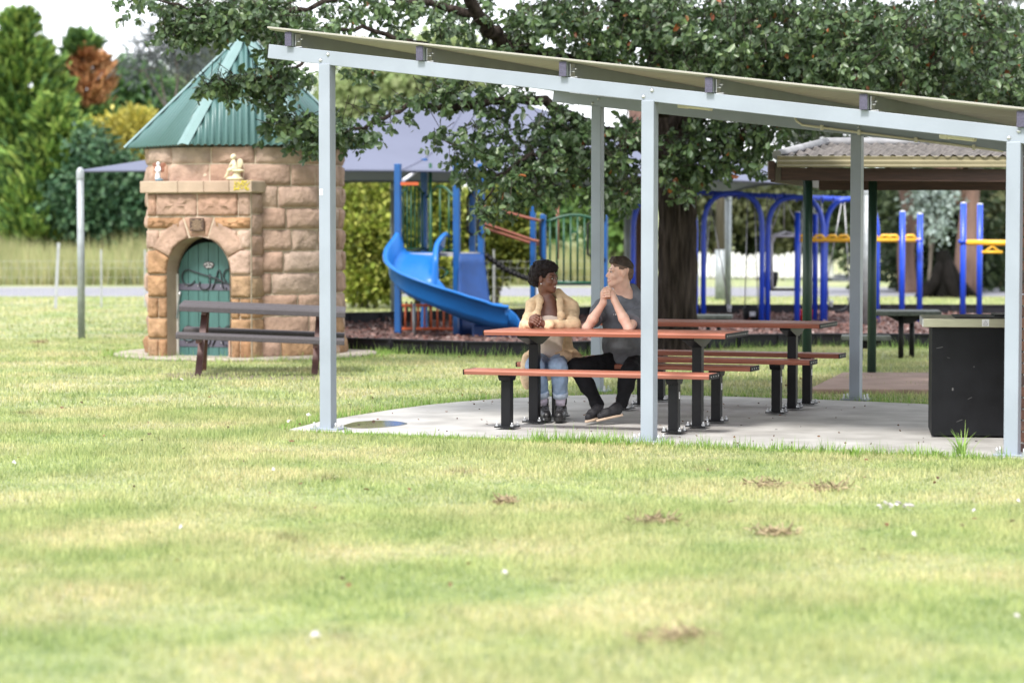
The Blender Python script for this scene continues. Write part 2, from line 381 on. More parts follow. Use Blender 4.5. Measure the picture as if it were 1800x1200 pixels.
def patch(m, fmap, s0, s1, t0, t1, B, ns=11, nt_=7, rs=None, jit=.02, gap=.007):
    """rock-faced block: fmap(s, t, out) -> point"""
    ph = [RN.uniform(0, 6.28) for _ in range(6)]; vs = []; fs = []
    a1, a2 = RN.uniform(-jit, jit), RN.uniform(-jit, jit)
    for j in range(nt_):
        for i in range(ns):
            u = i / (ns - 1); v = j / (nt_ - 1)
            u = .5 - .5 * math.cos(math.pi * u); v = .5 - .5 * math.cos(math.pi * v)
            eu = min(u, 1 - u) * (s1 - s0); ev = min(v, 1 - v) * (t1 - t0); e = min(eu, ev)
            h = B * min(1, (e / .035)) ** .6 + (a1 * (u - .5) + a2 * (v - .5)) * min(1, e / .05)
            if e > .005: h += .008 * math.sin(u * 9 + ph[0]) * math.sin(v * 6 + ph[1]) + .006 * math.sin(u * 19 + v * 7 + ph[2]) + RN.uniform(-.006, .006)
            vs.append(fmap(s0 + gap + (s1 - s0 - 2 * gap) * u, t0 + gap + (t1 - t0 - 2 * gap) * v, h))
    for j in range(nt_ - 1):
        for i in range(ns - 1):
            k = j * ns + i; fs.append((k, k + 1, k + ns + 1, k + ns))
    m.add(vs, fs, True)
def ring(s, t, h):   # s = arc length from the camera-facing side, + to the right
    a = s / RH; r = RH + h; d = toCam * math.cos(a) - left * math.sin(a); return hc + d * r + V((0, 0, t))
m = MB(); m.m = 1
for k in range(96):
    s_a = -math.pi + 6.2832 * k / 96; s_b = s_a + 6.2832 / 96; zl = 1.75 if abs((s_a + s_b) / 2 + aP) < .42 else 0
    m.add([ring(s_a * RH, zl, 0), ring(s_b * RH, zl, 0), ring(s_b * RH, HH, 0), ring(s_a * RH, HH, 0)], [(0, 1, 2, 3)], True)
m.m = 0
per = 2 * math.pi * RH
for c in range(NC):
    s = -per / 2 + RN.uniform(0, .3)
    end = s + per; first = s
    while s < end - .2:
        Ls = RN.uniform(.38, .72); 
        if end - s - Ls < .25: Ls = end - s
        m.m = 0 if (c > 1 or RN.random() < .5) else 2
        da = (s + Ls / 2) / RH + aP
        if not (abs(da) < .45 and c < 8 and Ls < 1): patch(m, ring, s, s + Ls, c * CHh, (c + 1) * CHh, RN.uniform(.020, .042) if c > 0 else .055, jit=.04)
        s += Ls
m.build('wall', [mStone, mJoint, mRust], hut)
# base slab
m = MB(); m.lathe([(0, .0), (1.75, .0), (1.75, .035), (1.7, .045), (0, .045)], hc, 48); m.build('footing', M('old_concrete', (.33, .29, .24), .9, var=.25, vscale=6, bump=.004, bscale=40), hut)
# portal
DP = 1.36; oP = hc + nP * DP; WP = .735; AR = .45; SPR = 1.13; HT = 2.14
def face(u, v, h): return oP + uP * u + V((0, 0, v)) + nP * h
def stone_poly(m, poly, B):
    n0 = len(poly); pts = []
    for i in range(n0):
        a = V((*poly[i], 0)); b = V((*poly[(i + 1) % n0], 0)); k = max(2, int((b - a).length / .05))
        for j in range(k): pts.append(a.lerp(b, j / k))
    cx = sum((p for p in pts), V((0, 0, 0))) / len(pts); vs = []; fs = []; n1 = len(pts)
    per_ = [RN.uniform(-.004, .004) for _ in range(n1)]; hx = max(abs(p.x - cx.x) for p in pts); hy = max(abs(p.y - cx.y) for p in pts)
    tilt = RN.uniform(-.03, .03), RN.uniform(-.03, .03)
    R0 = min((p - cx).length for p in pts)
    for q, (ins, h) in enumerate(((.006, 0), (.014, B * .6), (.035, B * .95), (.07, B), (.13, B), (.3, B))):
        for i, p in enumerate(pts):
            d = (cx - p); x = p + V((d.x * min(ins / hx, .9), d.y * min(ins / hy, .9), 0)); hh = h + (per_[i] * (1 if q in (1, 2, 3) else 0) + tilt[0] * (x.x - cx.x) + tilt[1] * (x.y - cx.y) + (RN.uniform(-.004, .004) if q < 4 else 0) + .007 * math.sin(x.x * 17 + x.y * 5) * math.sin(x.y * 21 + 2) + .005 * math.sin(x.x * 41 + x.y * 33)) * (q > 0)
            vs.append(face(x.x, x.y, hh))
    for q in range(5):
        for i in range(n1): fs.append((q * n1 + i, q * n1 + (i + 1) % n1, (q + 1) * n1 + (i + 1) % n1, (q + 1) * n1 + i))
    vs.append(face(cx.x, cx.y, B + .007 * math.sin(cx.x * 17 + cx.y * 5) * math.sin(cx.y * 21 + 2) + .005 * math.sin(cx.x * 41 + cx.y * 33))); k = len(vs) - 1
    for i in range(n1): fs.append((5 * n1 + i, 5 * n1 + (i + 1) % n1, k))
    m.add(vs, fs, True)
arc = [(AR * math.cos(a), SPR + AR * math.sin(a)) for a in [math.pi * i / 20 for i in range(21)]]
m = MB(); m.m = 1
# mortar face with the arched hole
for sg in (-1, 1): m.add([face(sg * AR, 0, 0), face(sg * WP, 0, 0), face(sg * WP, SPR, 0), face(sg * AR, SPR, 0)], [(0, 1, 2, 3) if sg > 0 else (3, 2, 1, 0)])
outer = []
for x, y in arc:
    if abs(x) < 1e-6: outer.append((0, HT)); continue
    k = min(WP / abs(x), (HT - SPR) / max(y - SPR, 1e-6)); outer.append((x * k, SPR + (y - SPR) * k))
for i in range(20):
    a, b, c_, d = arc[i], outer[i], outer[i + 1], arc[i + 1]
    m.add([face(*a, 0), face(*b, 0), face(*c_, 0), face(*d, 0)], [(0, 1, 2, 3)])
for x in (-1, 1):   # corners missed by the fan
    cnr = (x * WP, HT); pts = [o for o in outer if (abs(abs(o[0]) - WP) < 1e-4 or abs(o[1] - HT) < 1e-4) and o[0] * x > 0]
    lo = max((o for o in pts if abs(abs(o[0]) - WP) < 1e-4), key=lambda o: o[1]); hi = max((o for o in pts if abs(o[1] - HT) < 1e-4), key=lambda o: abs(o[0]))
    tri = [face(*lo, 0), face(*cnr, 0), face(*hi, 0)]; m.add(tri, [(0, 1, 2) if x > 0 else (2, 1, 0)])
# flanks
for sg in (-1, 1): m.box(face(sg * (WP - .02), HT / 2, -.3), (.04, .58, HT), uP, nP)
m.m = 0
BJ = .055
rows = [0, .27, .535, .80, 1.09]
for sg in (-1, 1):
    for r in range(4):
        m.m = 2
        a, b = AR + .005, WP - .0
        z0, z1 = rows[r], rows[r + 1]
        def rc(x0, x1): return [(sg * x0, z0), (sg * x1, z0), (sg * x1, z1), (sg * x0, z1)] if sg > 0 else [(-x1, z0), (-x0, z0), (-x0, z1), (-x1, z1)]
        if r in (0, 2): k = a + (b - a) * .45; stone_poly(m, rc(a, k), .05); stone_poly(m, rc(k, b), .045)
        else: stone_poly(m, rc(a, b), .055)
    # side stones on the flanks
    for r in range(8):
        z0, z1 = r * .267, (r + 1) * .267
        m.m = 0 if r > 3 else 2
        patch(m, lambda s, t, h: face(sg * (WP + .002 + h), t, -s), .02, .34, z0, z1, .03, 6, 6)
def pol(a, r): return (r * math.cos(a), SPR + r * math.sin(a))
def flip(pl, sg): return pl if sg > 0 else [(-x, y) for x, y in pl][::-1]
RO = AR + .30
for sg in (-1, 1):
    m.m = 2 if sg < 0 else 0
    a0, a1, a2 = math.radians(2), math.radians(24), math.radians(72)
    q = [pol(a1 * t + a0 * (1 - t), AR + .006) for t in (0, .5, 1)]
    stone_poly(m, flip(q[::-1] + [(AR + .006, 1.095), (WP, 1.095), (WP, 1.40), (pol(a1, .66)[0], pol(a1, .66)[1] + .02)][0:4], sg), .05)
    m.m = 0
    q = [pol(a1 + (a2 - a1) * t, AR + .006) for t in (0, .25, .5, .75, 1)]; q2 = [pol(a1 + (a2 - a1) * t, AR + .27) for t in (1, .75, .5, .25, 0)]
    stone_poly(m, flip((q2 + q)[::1], sg), .045)
    stone_poly(m, flip([(WP - .17, 1.42), (WP, 1.42), (WP, 1.665), (WP - .17, 1.665)], sg), .045)
    stone_poly(m, flip([(WP - .19, 1.50), (WP - .19, 1.665), (WP - .33, 1.665), (WP - .37, 1.63)], sg), .03)
    m.m = 2
    stone_poly(m, flip([(.245, 1.68), (WP, 1.68), (WP, 1.83), (.225, 1.83)], sg), .045)
m.m = 0
stone_poly(m, [(-.13, 1.575), (.13, 1.575), (.215, 1.83), (-.215, 1.83)], .02)
for a, b in ((-WP, -.60), (-.60, -.02), (-.02, .56), (.56, WP)): stone_poly(m, [(a, 1.84), (b, 1.84), (b, HT - .005), (a, HT - .005)], .035)
# soffit / reveal
prof = [(AR, 0)] + arc + [(-AR, 0)]; m.m = 3
for i in range(len(prof) - 1):
    (a, b), (c_, d) = prof[i], prof[i + 1]
    m.add([face(a, b, .03), face(c_, d, .03), face(c_, d, -.33), face(a, b, -.33)], [(0, 1, 2, 3)])
por = m.build('portal', [mStone, mJoint, mRust, mDress], hut)
m = MB(); m.m = 0
xs = [-WP - .06, -.25, .12, .48, WP + .06]
for a, b in zip(xs[:-1], xs[1:]): m.box(face((a + b) / 2, HT + .075, -.16), (b - a - .003, .52, .15), uP, nP)
led = m.build('ledge', mDress, por, .012)
mLich = M('lichen', (.55, .45, .05), .95, var=.35, vscale=30, bump=.004, bscale=120)
m = MB()
for _ in range(190):
    u = .55 + RN.random() * .22; k = RN.random(); v, h = (HT + .03 + RN.random() * .115, .1015) if k < .6 else (HT + .151, -.02 + RN.random() * .12)
    m.ball(face(u, v, h), RN.uniform(.003, .012), 6, (1, 1, 1) if k < .6 else (1, 1, .25))
m.build('lichen_patch', mLich, led)
# plaque
mPlq = M('bronze', (.10, .065, .05), .45, metal=.5, var=.25, vscale=30); mPlT = M('bronze_relief', (.33, .23, .15), .4, metal=.5, var=.15)
m = MB(); m.box(face(0, 1.735, .052), (.2, .02, .165), uP, nP); pq = m.build('plaque', mPlq, por, .004)
m = MB()
for k, wd in enumerate((.05, .13, .10, .14, .12, .14, .09)): m.box(face(0, 1.795 - k * .02, .064), (wd, .003, .009), uP, nP)
for x, z in ((-.075, 1.79), (.075, 1.79), (-.075, 1.68), (.075, 1.68)): m.ball(face(x, z, .063), .01, 8)
m.build('relief', mPlT, pq)
# door
mTeal = M('teal_door', (.05, .13, .12), .5, var=.14, vscale=4, stretch=(6, 6, .6), bump=.0012, bscale=60, world=True)
mIron = M('wrought_iron', (.02, .022, .028), .55, var=.2); mStrap = M('hinge_strap', (.09, .085, .115), .5, var=.15)
AD = AR - .015; m = MB(); dd = -.26; npk = 6; pw = 2 * AD / npk
for i in range(npk):
    x0 = -AD + i * pw + .003; x1 = x0 + pw - .006
    def top(x): return SPR - .04 + math.sqrt(max(0, AD * AD - x * x)) * .96
    pl = [(x0, .03), (x1, .03)] + [(x1 + (x0 - x1) * t, top(x1 + (x0 - x1) * t)) for t in (0, .25, .5, .75, 1)]
    m.prism(pl, face(0, 0, dd), uP, V((0, 0, 1)), -nP * .04)
dr = m.build('door', mTeal, hut, .003)
m = MB(); m.box(face(0, .8, dd - .12), (2 * AD, .02, 1.6), uP, nP); m.build('dark_backing', M('black_void', (.01, .01, .01), 1), dr)
m = MB(); m.box(face(-AR + .012, .55, dd + .0), (.03, .06, 1.1), uP, nP); m.build('door_jamb', M('white_jamb', (.62, .6, .55), .6, var=.1), dr)
def arcpts(cx, cy, rx, ry, a0, a1, k=12): return [(cx + rx * math.cos(math.radians(a0 + (a1 - a0) * i / k)), cy + ry * math.sin(math.radians(a0 + (a1 - a0) * i / k))) for i in range(k + 1)]
for zz, sc_ in ((.93, 1.), (.20, .98)):
    m = MB(); m.box(face(-.005, zz, dd + .005), (2 * AD - .03, .008, .085), uP, nP); st = m.build('hinge_strap', mStrap, dr, .003)
    m = MB()
    for k in range(5): m.ball(face(-.31 + k * .165, zz + .012, dd + .011), .0085, 8)
    m.build('rivet', mZinc, st)
    m = MB(); strokes = []
    z0 = zz + .02
    strokes.append(arcpts(-.275, z0 + .105, .095, .10, -25, -265, 14)[0:] + [(-.28, z0 + .205), (-.1, z0 + .15), (.12, z0 + .095), (.25, z0 + .035)] + arcpts(.33, z0 + .075, .07, .06, -150, 20, 8))
    strokes.append(arcpts(.0, z0 + .09, .0, .0, 0, 1, 1)[:0] + [(.03, z0 + .15), (.03, z0 + .02)] + arcpts(-.045, z0 + .015, .075, .065, 0, -215, 12))
    strokes.append([(.07, z0 - .03), (.10, z0 + .03), (.145, z0 + .19), (.165, z0 + .205), (.185, z0 + .17), (.205, z0 + .03), (.225, z0 - .04)])
    strokes.append([(.10, z0 + .055), (.21, z0 + .06)])
    strokes.append(arcpts(.30, z0 + .13, .075, .085, -70, 245, 16))
    for s_ in strokes: m.tube([face(x, y, dd + .02) for x, y in s_], .0085, 6)
    for x in (.065, .26): m.ball(face(x, z0 - .035, dd + .018), .013, 8)
    m.build('iron_lettering', mIron, st)
m = MB(); m.prism([(.078 * math.cos(a), .045 * math.sin(a)) for a in [2 * math.pi * i / 28 for i in range(28)]], face(.01, 1.215, dd + .002), uP, V((0, 0, 1)), nP * .012)
sg_ = m.build('oval_sign', M('sign_dark', (.06, .05, .055), .5, var=.1), dr)
def text(s, name, loc, ux, uz, size, mat, parent, ext=.001, align='CENTER', rot=0):
    cu = bpy.data.curves.new(name, 'FONT'); cu.body = s; cu.size = size; cu.extrude = ext; cu.align_x = align; cu.align_y = 'CENTER'
    o = bpy.data.objects.new(name, cu); C.objects.link(o); cu.materials.append(mat); o.parent = parent
    ux = V(ux).normalized(); uz = V(uz).normalized(); Mx = Matrix((ux, uz, ux.cross(uz))).transposed()
    bpy.context.view_layer.update(); me = bpy.data.meshes.new_from_object(o.evaluated_get(bpy.context.evaluated_depsgraph_get())); bpy.data.objects.remove(o)
    o = bpy.data.objects.new(name, me); C.objects.link(o); o.parent = parent
    o.matrix_local = Matrix.Translation(V(loc) - wl(parent)) @ Mx.to_4x4() @ Matrix.Rotation(rot, 4, 'Z'); return o
mSgn = M('sign_white', (.85, .85, .85), .5, var=.02)
for i, ch in enumerate('MISSION'):
    a = math.radians(150 - i * 20); text(ch, 'lettering', face(.01 + .06 * math.cos(a) * 1.0, 1.207 + .03 * math.sin(a), dd + .0155), uP, (0, 0, 1), .03, mSgn, sg_, rot=(a - math.pi / 2) * .5)
text('TO', 'lettering', face(.01, 1.214, dd + .0155), uP, (0, 0, 1), .022, mSgn, sg_)
text('GATE', 'lettering', face(.01, 1.19, dd + .0155), uP, (0, 0, 1), .032, mSgn, sg_)
m = MB(); m.tube([face(-.40, .87, dd + .02), face(-.41, .80, dd + .03)], .014, 8); m.beam(face(-.405, .80, dd + .03), face(-.435, .52, dd + .05), .012, .03, nP); m.build('gate_bolt', mZinc, dr)
# roof: hexagonal, corrugated, with hip cappings
mRoof = M('green_corrugated', (.068, .148, .142), .38, var=.06, vscale=3, spec=.6); mRidge = M('pale_green_capping', (.14, .235, .23), .45, var=.05, spec=.6)
RR = 1.57; ZE = 2.77; ZA = 4.30
hexa = [math.radians(30 + 60 * i) for i in range(6)]
def rp(a, r, z): d = toCam * math.cos(a) - left * math.sin(a); return hc + d * r + V((0, 0, z))
apex = hc + V((0, 0, ZA)); m = MB()
for i in range(6):
    A, B = rp(hexa[i], RR, ZE), rp(hexa[(i + 1) % 6], RR, ZE); mid = (A + B) / 2; Lx = (B - A).length
    sl = (apex - mid); up = sl.normalized(); ax = (B - A).normalized(); nr = ax.cross(up); 
    if nr.z < 0: nr = -nr
    K = 190; vs = []; fs = []
    for k in range(K + 1):
        x = -Lx / 2 + Lx * k / K; hgt = sl.length * (1 - abs(x) / (Lx / 2)); w_ = .014 * math.sin(x / .088 * 6.283)
        vs += [mid + ax * x + nr * w_ - up * .03, mid + ax * x + nr * w_ + up * hgt]
    for k in range(K): fs.append((2 * k, 2 * k + 2, 2 * k + 3, 2 * k + 1) if (ax.cross(up)).z > 0 else (2 * k + 1, 2 * k + 3, 2 * k + 2, 2 * k))
    m.add(vs, fs, True)
rf = m.build('roof', mRoof, hut); md = rf.modifiers.new('thickness', 'SOLIDIFY'); md.thickness = .003; md.offset = 0
for i in range(6):
    e = rp(hexa[i], RR + .02, ZE - .02) ; t1 = apex - e; m = MB()
    nb = rp(hexa[i] + .3, RR, ZE) - rp(hexa[i] - .3, RR, ZE); nb.normalize(); up = nb.cross(t1.normalized())
    if up.z < 0: up = -up
    W = .085
    for k in (-1, 1):
        o_ = e + up * .022; a = [o_, o_ + t1, o_ + t1 + nb * (k * .015) - up * .004, o_ + nb * (k * W) - up * .03, o_ + t1 * .82 + nb * (k * W) - up * .03]
        a = [o_, o_ + nb * (k * W) - up * .028, o_ + t1 * .84 + nb * (k * W) - up * .028, o_ + t1 + nb * (k * .02) - up * .006, o_ + t1]
        b = [p - up * .004 for p in a]
        f = (0, 1, 2, 3, 4)
        m.add(a + b, [f if k > 0 else f[::-1], [x + 5 for x in (f[::-1] if k > 0 else f)]] + [(j, (j + 1) % 5, 5 + (j + 1) % 5, 5 + j) for j in range(5)])
    m.build('hip_capping', mRidge, rf)
m = MB(); m.lathe([(.09, ZA - .1), (.05, ZA + .01), (.0, ZA + .05)], hc, 8); m.build('finial_cap', mRidge, rf)
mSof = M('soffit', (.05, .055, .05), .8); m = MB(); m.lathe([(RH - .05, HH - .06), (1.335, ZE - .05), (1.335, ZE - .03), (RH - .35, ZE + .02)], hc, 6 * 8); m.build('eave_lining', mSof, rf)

# figurines on the ledge (smooth implicit surfaces come later): see people part
FIG1 = face(.50, HT + .152, -.02); FIG2 = face(-.585, HT + .152, -.02)

# ================================================================ old picnic table in front of the hut
mOldW = M('old_grey_board', (.062, .054, .058), .7, var=.45, vscale=140, bump=.002, bscale=90, detail=2)
mOldTop = M('old_board_top', (.30, .285, .30), .6, var=.2, vscale=30)
mBrown = M('brown_steel', (.085, .035, .03), .45, var=.3, vscale=12)
aO = math.radians(4); dO = V((math.cos(aO), math.sin(aO), 0)); nO = V((-dO.y, dO.x, 0)); oO = P(459, 600, 28.1); oO.z = 0
ot = thing('old_picnic_table', 'weathered dark grey picnic table on brown steel legs before the stone hut', 'table', oO)
def O(d, n_, z): return oO + dO * d + nO * n_ + V((0, 0, z))
tilt = V((0, 0, .03))
def board(x0, x1, n0, n1, z, th, name, parent, tl=0.):
    wd = n1 - n0; ch = .02
    m = MB(); prof = [(0, 0), (wd, 0), (wd, th - ch), (wd - ch, th), (ch, th), (0, th - ch)]
    m.prism(prof, O(x0, n0, z - th), nO + V((0, 0, tl)), V((0, 0, 1)), dO * (x1 - x0)); return m.build(name, mOldW, parent, .004)
m = MB(); th = .075
for k in range(3):
    n0 = -.43 + k * .29; prof = [(0, 0), (.283, 0), (.283, th - .02), (.26, th), (.023, th), (0, th - .02)]
    m.prism(prof, O(-.95, n0, .70 + .03 * k * .29), nO + V((0, 0, .035)), V((0, 0, 1)), dO * 1.90)
m.build('table_top', mOldW, ot, .004)
for sg in (-1, 1): 
    board(-.95, .95, sg * .71 - .14, sg * .71 + .14, .475, .07, 'seat', ot)
for x in (-.70, .62):
    for sg in (-1, 1):
        m = MB(); a = O(x, sg * .50, -.02); b = O(x + .03, sg * .16, .70); m.beam(a, b, .05, .075, dO); m.build('leg', mBrown, ot, .004)
    m = MB(); m.beam(O(x, -.82, .385), O(x, .82, .385), .05, .05); m.build('cross_bar', mBrown, ot, .003)
    m = MB(); m.beam(O(x + .03, -.4, .685), O(x + .03, .4, .70), .05, .04); m.build('top_bearer', mBrown, ot, .003)
ot.rotation_euler = (0, math.radians(2.4), 0)
# ================================================================ playground
mBluT = M('tower_blue', (.006, .075, .25), .4, var=.08, vscale=5, spec=.5)
mSlide = M('slide_blue', (.010, .135, .44), .36, var=.06, vscale=3, spec=.4)
mSlideD = M('climb_blue', (.006, .05, .20), .45, var=.12, vscale=6)
mGrn = M('green_steel', (.006, .065, .03), .4, var=.08)
mBlk = M('black_rubber', (.009, .009, .010), .55, spec=.3, var=.2)
mRail = M('brown_rail', (.20, .06, .035), .45, var=.2)
mOrg = M('orange_rail', (.50, .10, .03), .45, var=.15)
mYel = M('yellow_steel', (.80, .44, .03), .35, var=.06)
mBluS = M('swing_blue', (.014, .065, .56), .3, var=.06, spec=.55)
mGal = M('galvanised', (.30, .325, .335), .45, metal=.35, var=.15, vscale=8)
mWht = M('white_frame', (.66, .66, .7), .4, var=.05)
mDeck = M('deck_grey', (.40, .40, .42), .6, var=.1)
mRed = M('red_plastic', (.5, .02, .02), .35, var=.05)
YT = 38.5
t0 = G(760, 588)
tow = thing('play_tower', 'blue playground tower with curved slide, green railings and chain climbers', 'play equipment', t0)
def gp(px, py=588, Y=None): 
    q = G(px, py); return q
pA, pB, pC, pD, pE = G(700, 588), G(746, 581), G(803, 590), G(831, 580), G(846, 584)
pF, pG, pH = G(937, 583), G(955, 588), G(1063, 588)
zt = {'A': 2.72, 'B': 2.85, 'C': 2.75, 'D': 2.85, 'E': 2.75}
def sq_post(p, h, w=.1):
    m = MB(); m.box(p + V((0, 0, h / 2)), (w, w, h), (.96, -.28, 0), (.28, .96, 0)); return m.build('post', mBluT, tow, .01)
for p, k in ((pA, 'A'), (pB, 'B'), (pC, 'C'), (pD, 'D'), (pE, 'E')): sq_post(p, zt[k])
sq_post(pF, P(937, 345, pF.y).z, .085); sq_post(pG, P(955, 376, pG.y).z, .085); sq_post(pH, P(1063, 377, pH.y).z, .085)
zd = 1.30
m = MB(); m.prism([(p.x, p.y) for p in (pA, pC, pE, pD, pB)], (0, 0, zd - .05), (1, 0, 0), (0, 1, 0), (0, 0, .05)); m.build('deck', mDeck, tow)
m = MB(); m.prism([(pF.x, pF.y), (pG.x, pG.y), (pH.x, pH.y), (pH.x - .1, pH.y + .9), (pF.x, pF.y + .9)], (0, 0, .78), (1, 0, 0), (0, 1, 0), (0, 0, .05)); m.build('deck', mDeck, tow)
def panel(a, b, zb_, ze, zm, nb, r=.016, name='railing', mat=None):
    m = MB(); pts = []
    for i in range(13):
        t = i / 12; pts.append(a.lerp(b, t) + V((0, 0, ze + (zm - ze) * math.sin(math.pi * t))))
    m.tube(pts, r * 1.3, 8); m.tube([a + V((0, 0, zb_)), b + V((0, 0, zb_))], r * 1.5, 8)
    for i in range(nb):
        t = (i + .5) / nb; q = a.lerp(b, t); m.tube([q + V((0, 0, zb_)), q + V((0, 0, ze + (zm - ze) * math.sin(math.pi * t)))], r, 6)
    return m.build(name, mat or mGrn, tow)
panel(pA + V((.05, .04, 0)), pB, 1.36, P(700, 340, pA.y).z, P(720, 328, pA.y).z + .05, 6)
pm = G(757, 584)
panel(pB + V((.05, -.03, 0)), pC + V((-.05, .03, 0)), 1.34, P(803, 345, pC.y).z, P(775, 330, pC.y).z + .04, 3)
m = MB(); m.tube([pm, pm + V((0, 0, 2.75))], .028, 10); pts = []
for i in range(40):
    a = -2.2 + i * .17; pts.append(pm + V((.02 + .2 * (1 - math.cos(a)) * .6 + .1 * math.sin(a), -.22 * math.sin(a), 1.06 + .0022 * i)))
m.tube([P(765, 470, 38.6), P(780, 471, 38.3), P(787, 479, 38.05), P(778, 487, 37.95), P(762, 491, 38.2), P(757, 495, 38.7)], .022, 8); m.build('spiral_climber', mGrn, tow)
panel(pG + V((.05, 0, 0)), pH - V((.05, 0, 0)), P(1000, 497, pG.y).z, P(960, 390, pG.y).z, P(1010, 378, pG.y).z, 8, .018)
m = MB(); m.box(P(1009, 408, pG.y - .02), (.1, .03, .03)); m.build('play_knob', mGrn, tow)
for px, p in ((822, pD), (841, pE), (949, pG), (1033, pH)):
    z1, z2 = (P(px, 340, p.y).z, P(px, 412, p.y).z) if px < 900 else (P(px, 386, p.y).z, P(px, 455, p.y).z)
    x = P(px, 400, p.y).x; m = MB()
    m.tube([(p.x, p.y - .06, z1), ((x + p.x) / 2, p.y - .08, z1), (x, p.y - .08, z1 - .07), (x, p.y - .08, z2 + .07), ((x + p.x) / 2, p.y - .08, z2), (p.x, p.y - .06, z2)], .019, 8); m.build('hand_grip', mBlk, tow)
# blue climbing wall
vs = []; fs = []; nu, nv = 10, 8
m = MB()
for j in range(nv + 1):
    for i in range(nu + 1):
        u, v = i / nu, j / nv; y = 588 + (446 - 588) * v
        xl = 808; xr = 872 + (851 - 872) * v ** .8; dpt = .55 * (1 - v) ** 1.5
        vs.append(P(xl + (xr - xl) * u, y, pC.y - .05 + (.35 * u) - dpt * .6 + .05 * math.sin(u * math.pi)))
for j in range(nv):
    for i in range(nu): k = j * (nu + 1) + i; fs.append((k, k + 1, k + nu + 2, k + nu + 1))
m.add(vs, fs, True); cw = m.build('climbing_wall', mSlideD, tow); md = cw.modifiers.new('t', 'SOLIDIFY'); md.thickness = .05
# chain climber and overhead rails
def chainline(a, b, sag, r, n_, mat, name, blocks=0):
    m = MB(); pts = [a.lerp(b, t / n_) - V((0, 0, sag * math.sin(math.pi * t / n_))) for t in range(n_ + 1)]; m.tube(pts, r, 8)
    for k in range(blocks):
        t = (k + .5) / blocks; c = a.lerp(b, t) - V((0, 0, sag * math.sin(math.pi * t))); m.ball(c, r * 1.7, 8)
    return m.build(name, mat, tow)
a, b = P(852, 447, pE.y), P(936, 492, pF.y)
for k in (0, .35): chainline(a + V((0, k, .0)), b + V((0, k, 0)), .06, .03, 10, mBlk, 'chain_climber', 12)
for ya, yb in ((362, 387), (392, 424), (400, 430)):
    m = MB(); y_ = pE.y + (.0 if ya != 400 else .5); m.tube([P(848, ya, y_), P(858, ya + 3, y_), P(936, yb - 2, y_ - .1), P(950, yb + 1, y_ - .1), P(953, yb - 4, y_ - .1)], .024, 8); m.build('overhead_rail', mRail, tow)
m = MB(); m.tube([P(980, 350, 39.4), P(980, 455, 39.4)], .025, 8); m.build('overhead_post', mRail, tow)
# low orange barrier, slide support
m = MB(); a, b = P(707, 578, 38.9), P(797, 578, 38.9); m.tube([a, b], .026, 8)
for k in range(8):
    q = a.lerp(b, (k + .5) / 8); m.tube([q, q + V((0, 0, .38))], .017, 6)
m.tube([a + V((0, 0, .38)), b + V((0, 0, .38))], .022, 8); m.build('orange_barrier', mOrg, tow)
m = MB()
for k in range(3): m.tube([P(709 + 9 * k, 572, 39.4), P(705 + 9 * k, 530, 39.3)], .02, 6)
m.build('rubber_strap', mBlk, tow)
m = MB(); q = G(728, 592); m.tube([q, q + V((0, 0, .52))], .028, 10); m.build('slide_support', mGal, tow)
m = MB(); m.box(P(720, 323, 38.4), (.28, .1, .05)); m.build('roof_bracket', mOrg, tow)
m = MB(); m.tube([P(705, 320, 38.7), P(733, 300, 39.3)], .03, 8); m.build('roof_strut', mWht, tow)
# slide: a swept channel
key = [P(744, 446, 38.62), P(738, 452, 38.35), P(724, 474, 37.95), P(724, 500, 37.6), P(742, 524, 37.38), P(775, 544, 37.3), P(812, 560, 37.35), P(846, 571, 37.45), P(872, 575.5, 37.5), P(888, 577, 37.52)]
def cr_(ps, k):
    out = []; ps = [ps[0]] + ps + [ps[-1]]
    for i in range(1, len(ps) - 2):
        p0, p1_, p2_, p3_ = ps[i - 1:i + 3]
        for j in range(k):
            t = j / k; out.append(.5 * ((2 * p1_) + (p2_ - p0) * t + (2 * p0 - 5 * p1_ + 4 * p2_ - p3_) * t * t + (3 * p1_ - p0 - 3 * p2_ + p3_) * t ** 3))
    return out + [ps[-2]]
path = cr_(key, 6); nsec = []
wd = .37
for i, p in enumerate(path):
    t = (path[min(i + 1, len(path) - 1)] - path[max(i - 1, 0)]); t.z *= 1; h = V((t.x, t.y, 0)).normalized(); sd_ = V((-h.y, h.x, 0)); f = i / (len(path) - 1)
    hw = .33 * (1 if f > .06 else .85)
    wo = [(-1.12, hw - .01), (-1.08, hw + .015), (-1.0, hw + .005), (-.93, .10), (-.75, .015), (-.4, 0), (.4, 0), (.75, .015), (.93, .10), (1.0, hw + .005), (1.08, hw + .015), (1.12, hw - .01)]
    bank = .0
    nsec.append([p + sd_ * (a * wd) + V((0, 0, b)) for a, b in wo])
vs = [v for s in nsec for v in s]; K = len(nsec[0]); fs = []
for i in range(len(nsec) - 1):
    for j in range(K - 1): k = i * K + j; fs.append((k, k + 1, k + K + 1, k + K))
sl = link_mesh('slide', vs, fs, mSlide, tow, True); md = sl.modifiers.new('t', 'SOLIDIFY'); md.thickness = .03; md.offset = -1
q = path[-1]; m = MB(); h = V((1, 0.05, 0)).normalized(); sdv = V((-h.y, h.x, 0)); vs = []; fs = []
for i in range(11):
    a = i / 10 * math.pi / 2
    for j, sgn in enumerate((-1, -.6, .6, 1)):
        vs.append(q - h * .02 + h * (.24 * math.sin(a)) + sdv * (sgn * .40) + V((0, 0, .0 - .12 * (1 - math.cos(a)) + (.30 * math.cos(a) ** .7 if abs(sgn) == 1 else 0))))
for i in range(10):
    for j in range(3): k = i * 4 + j; fs.append((k, k + 1, k + 5, k + 4))
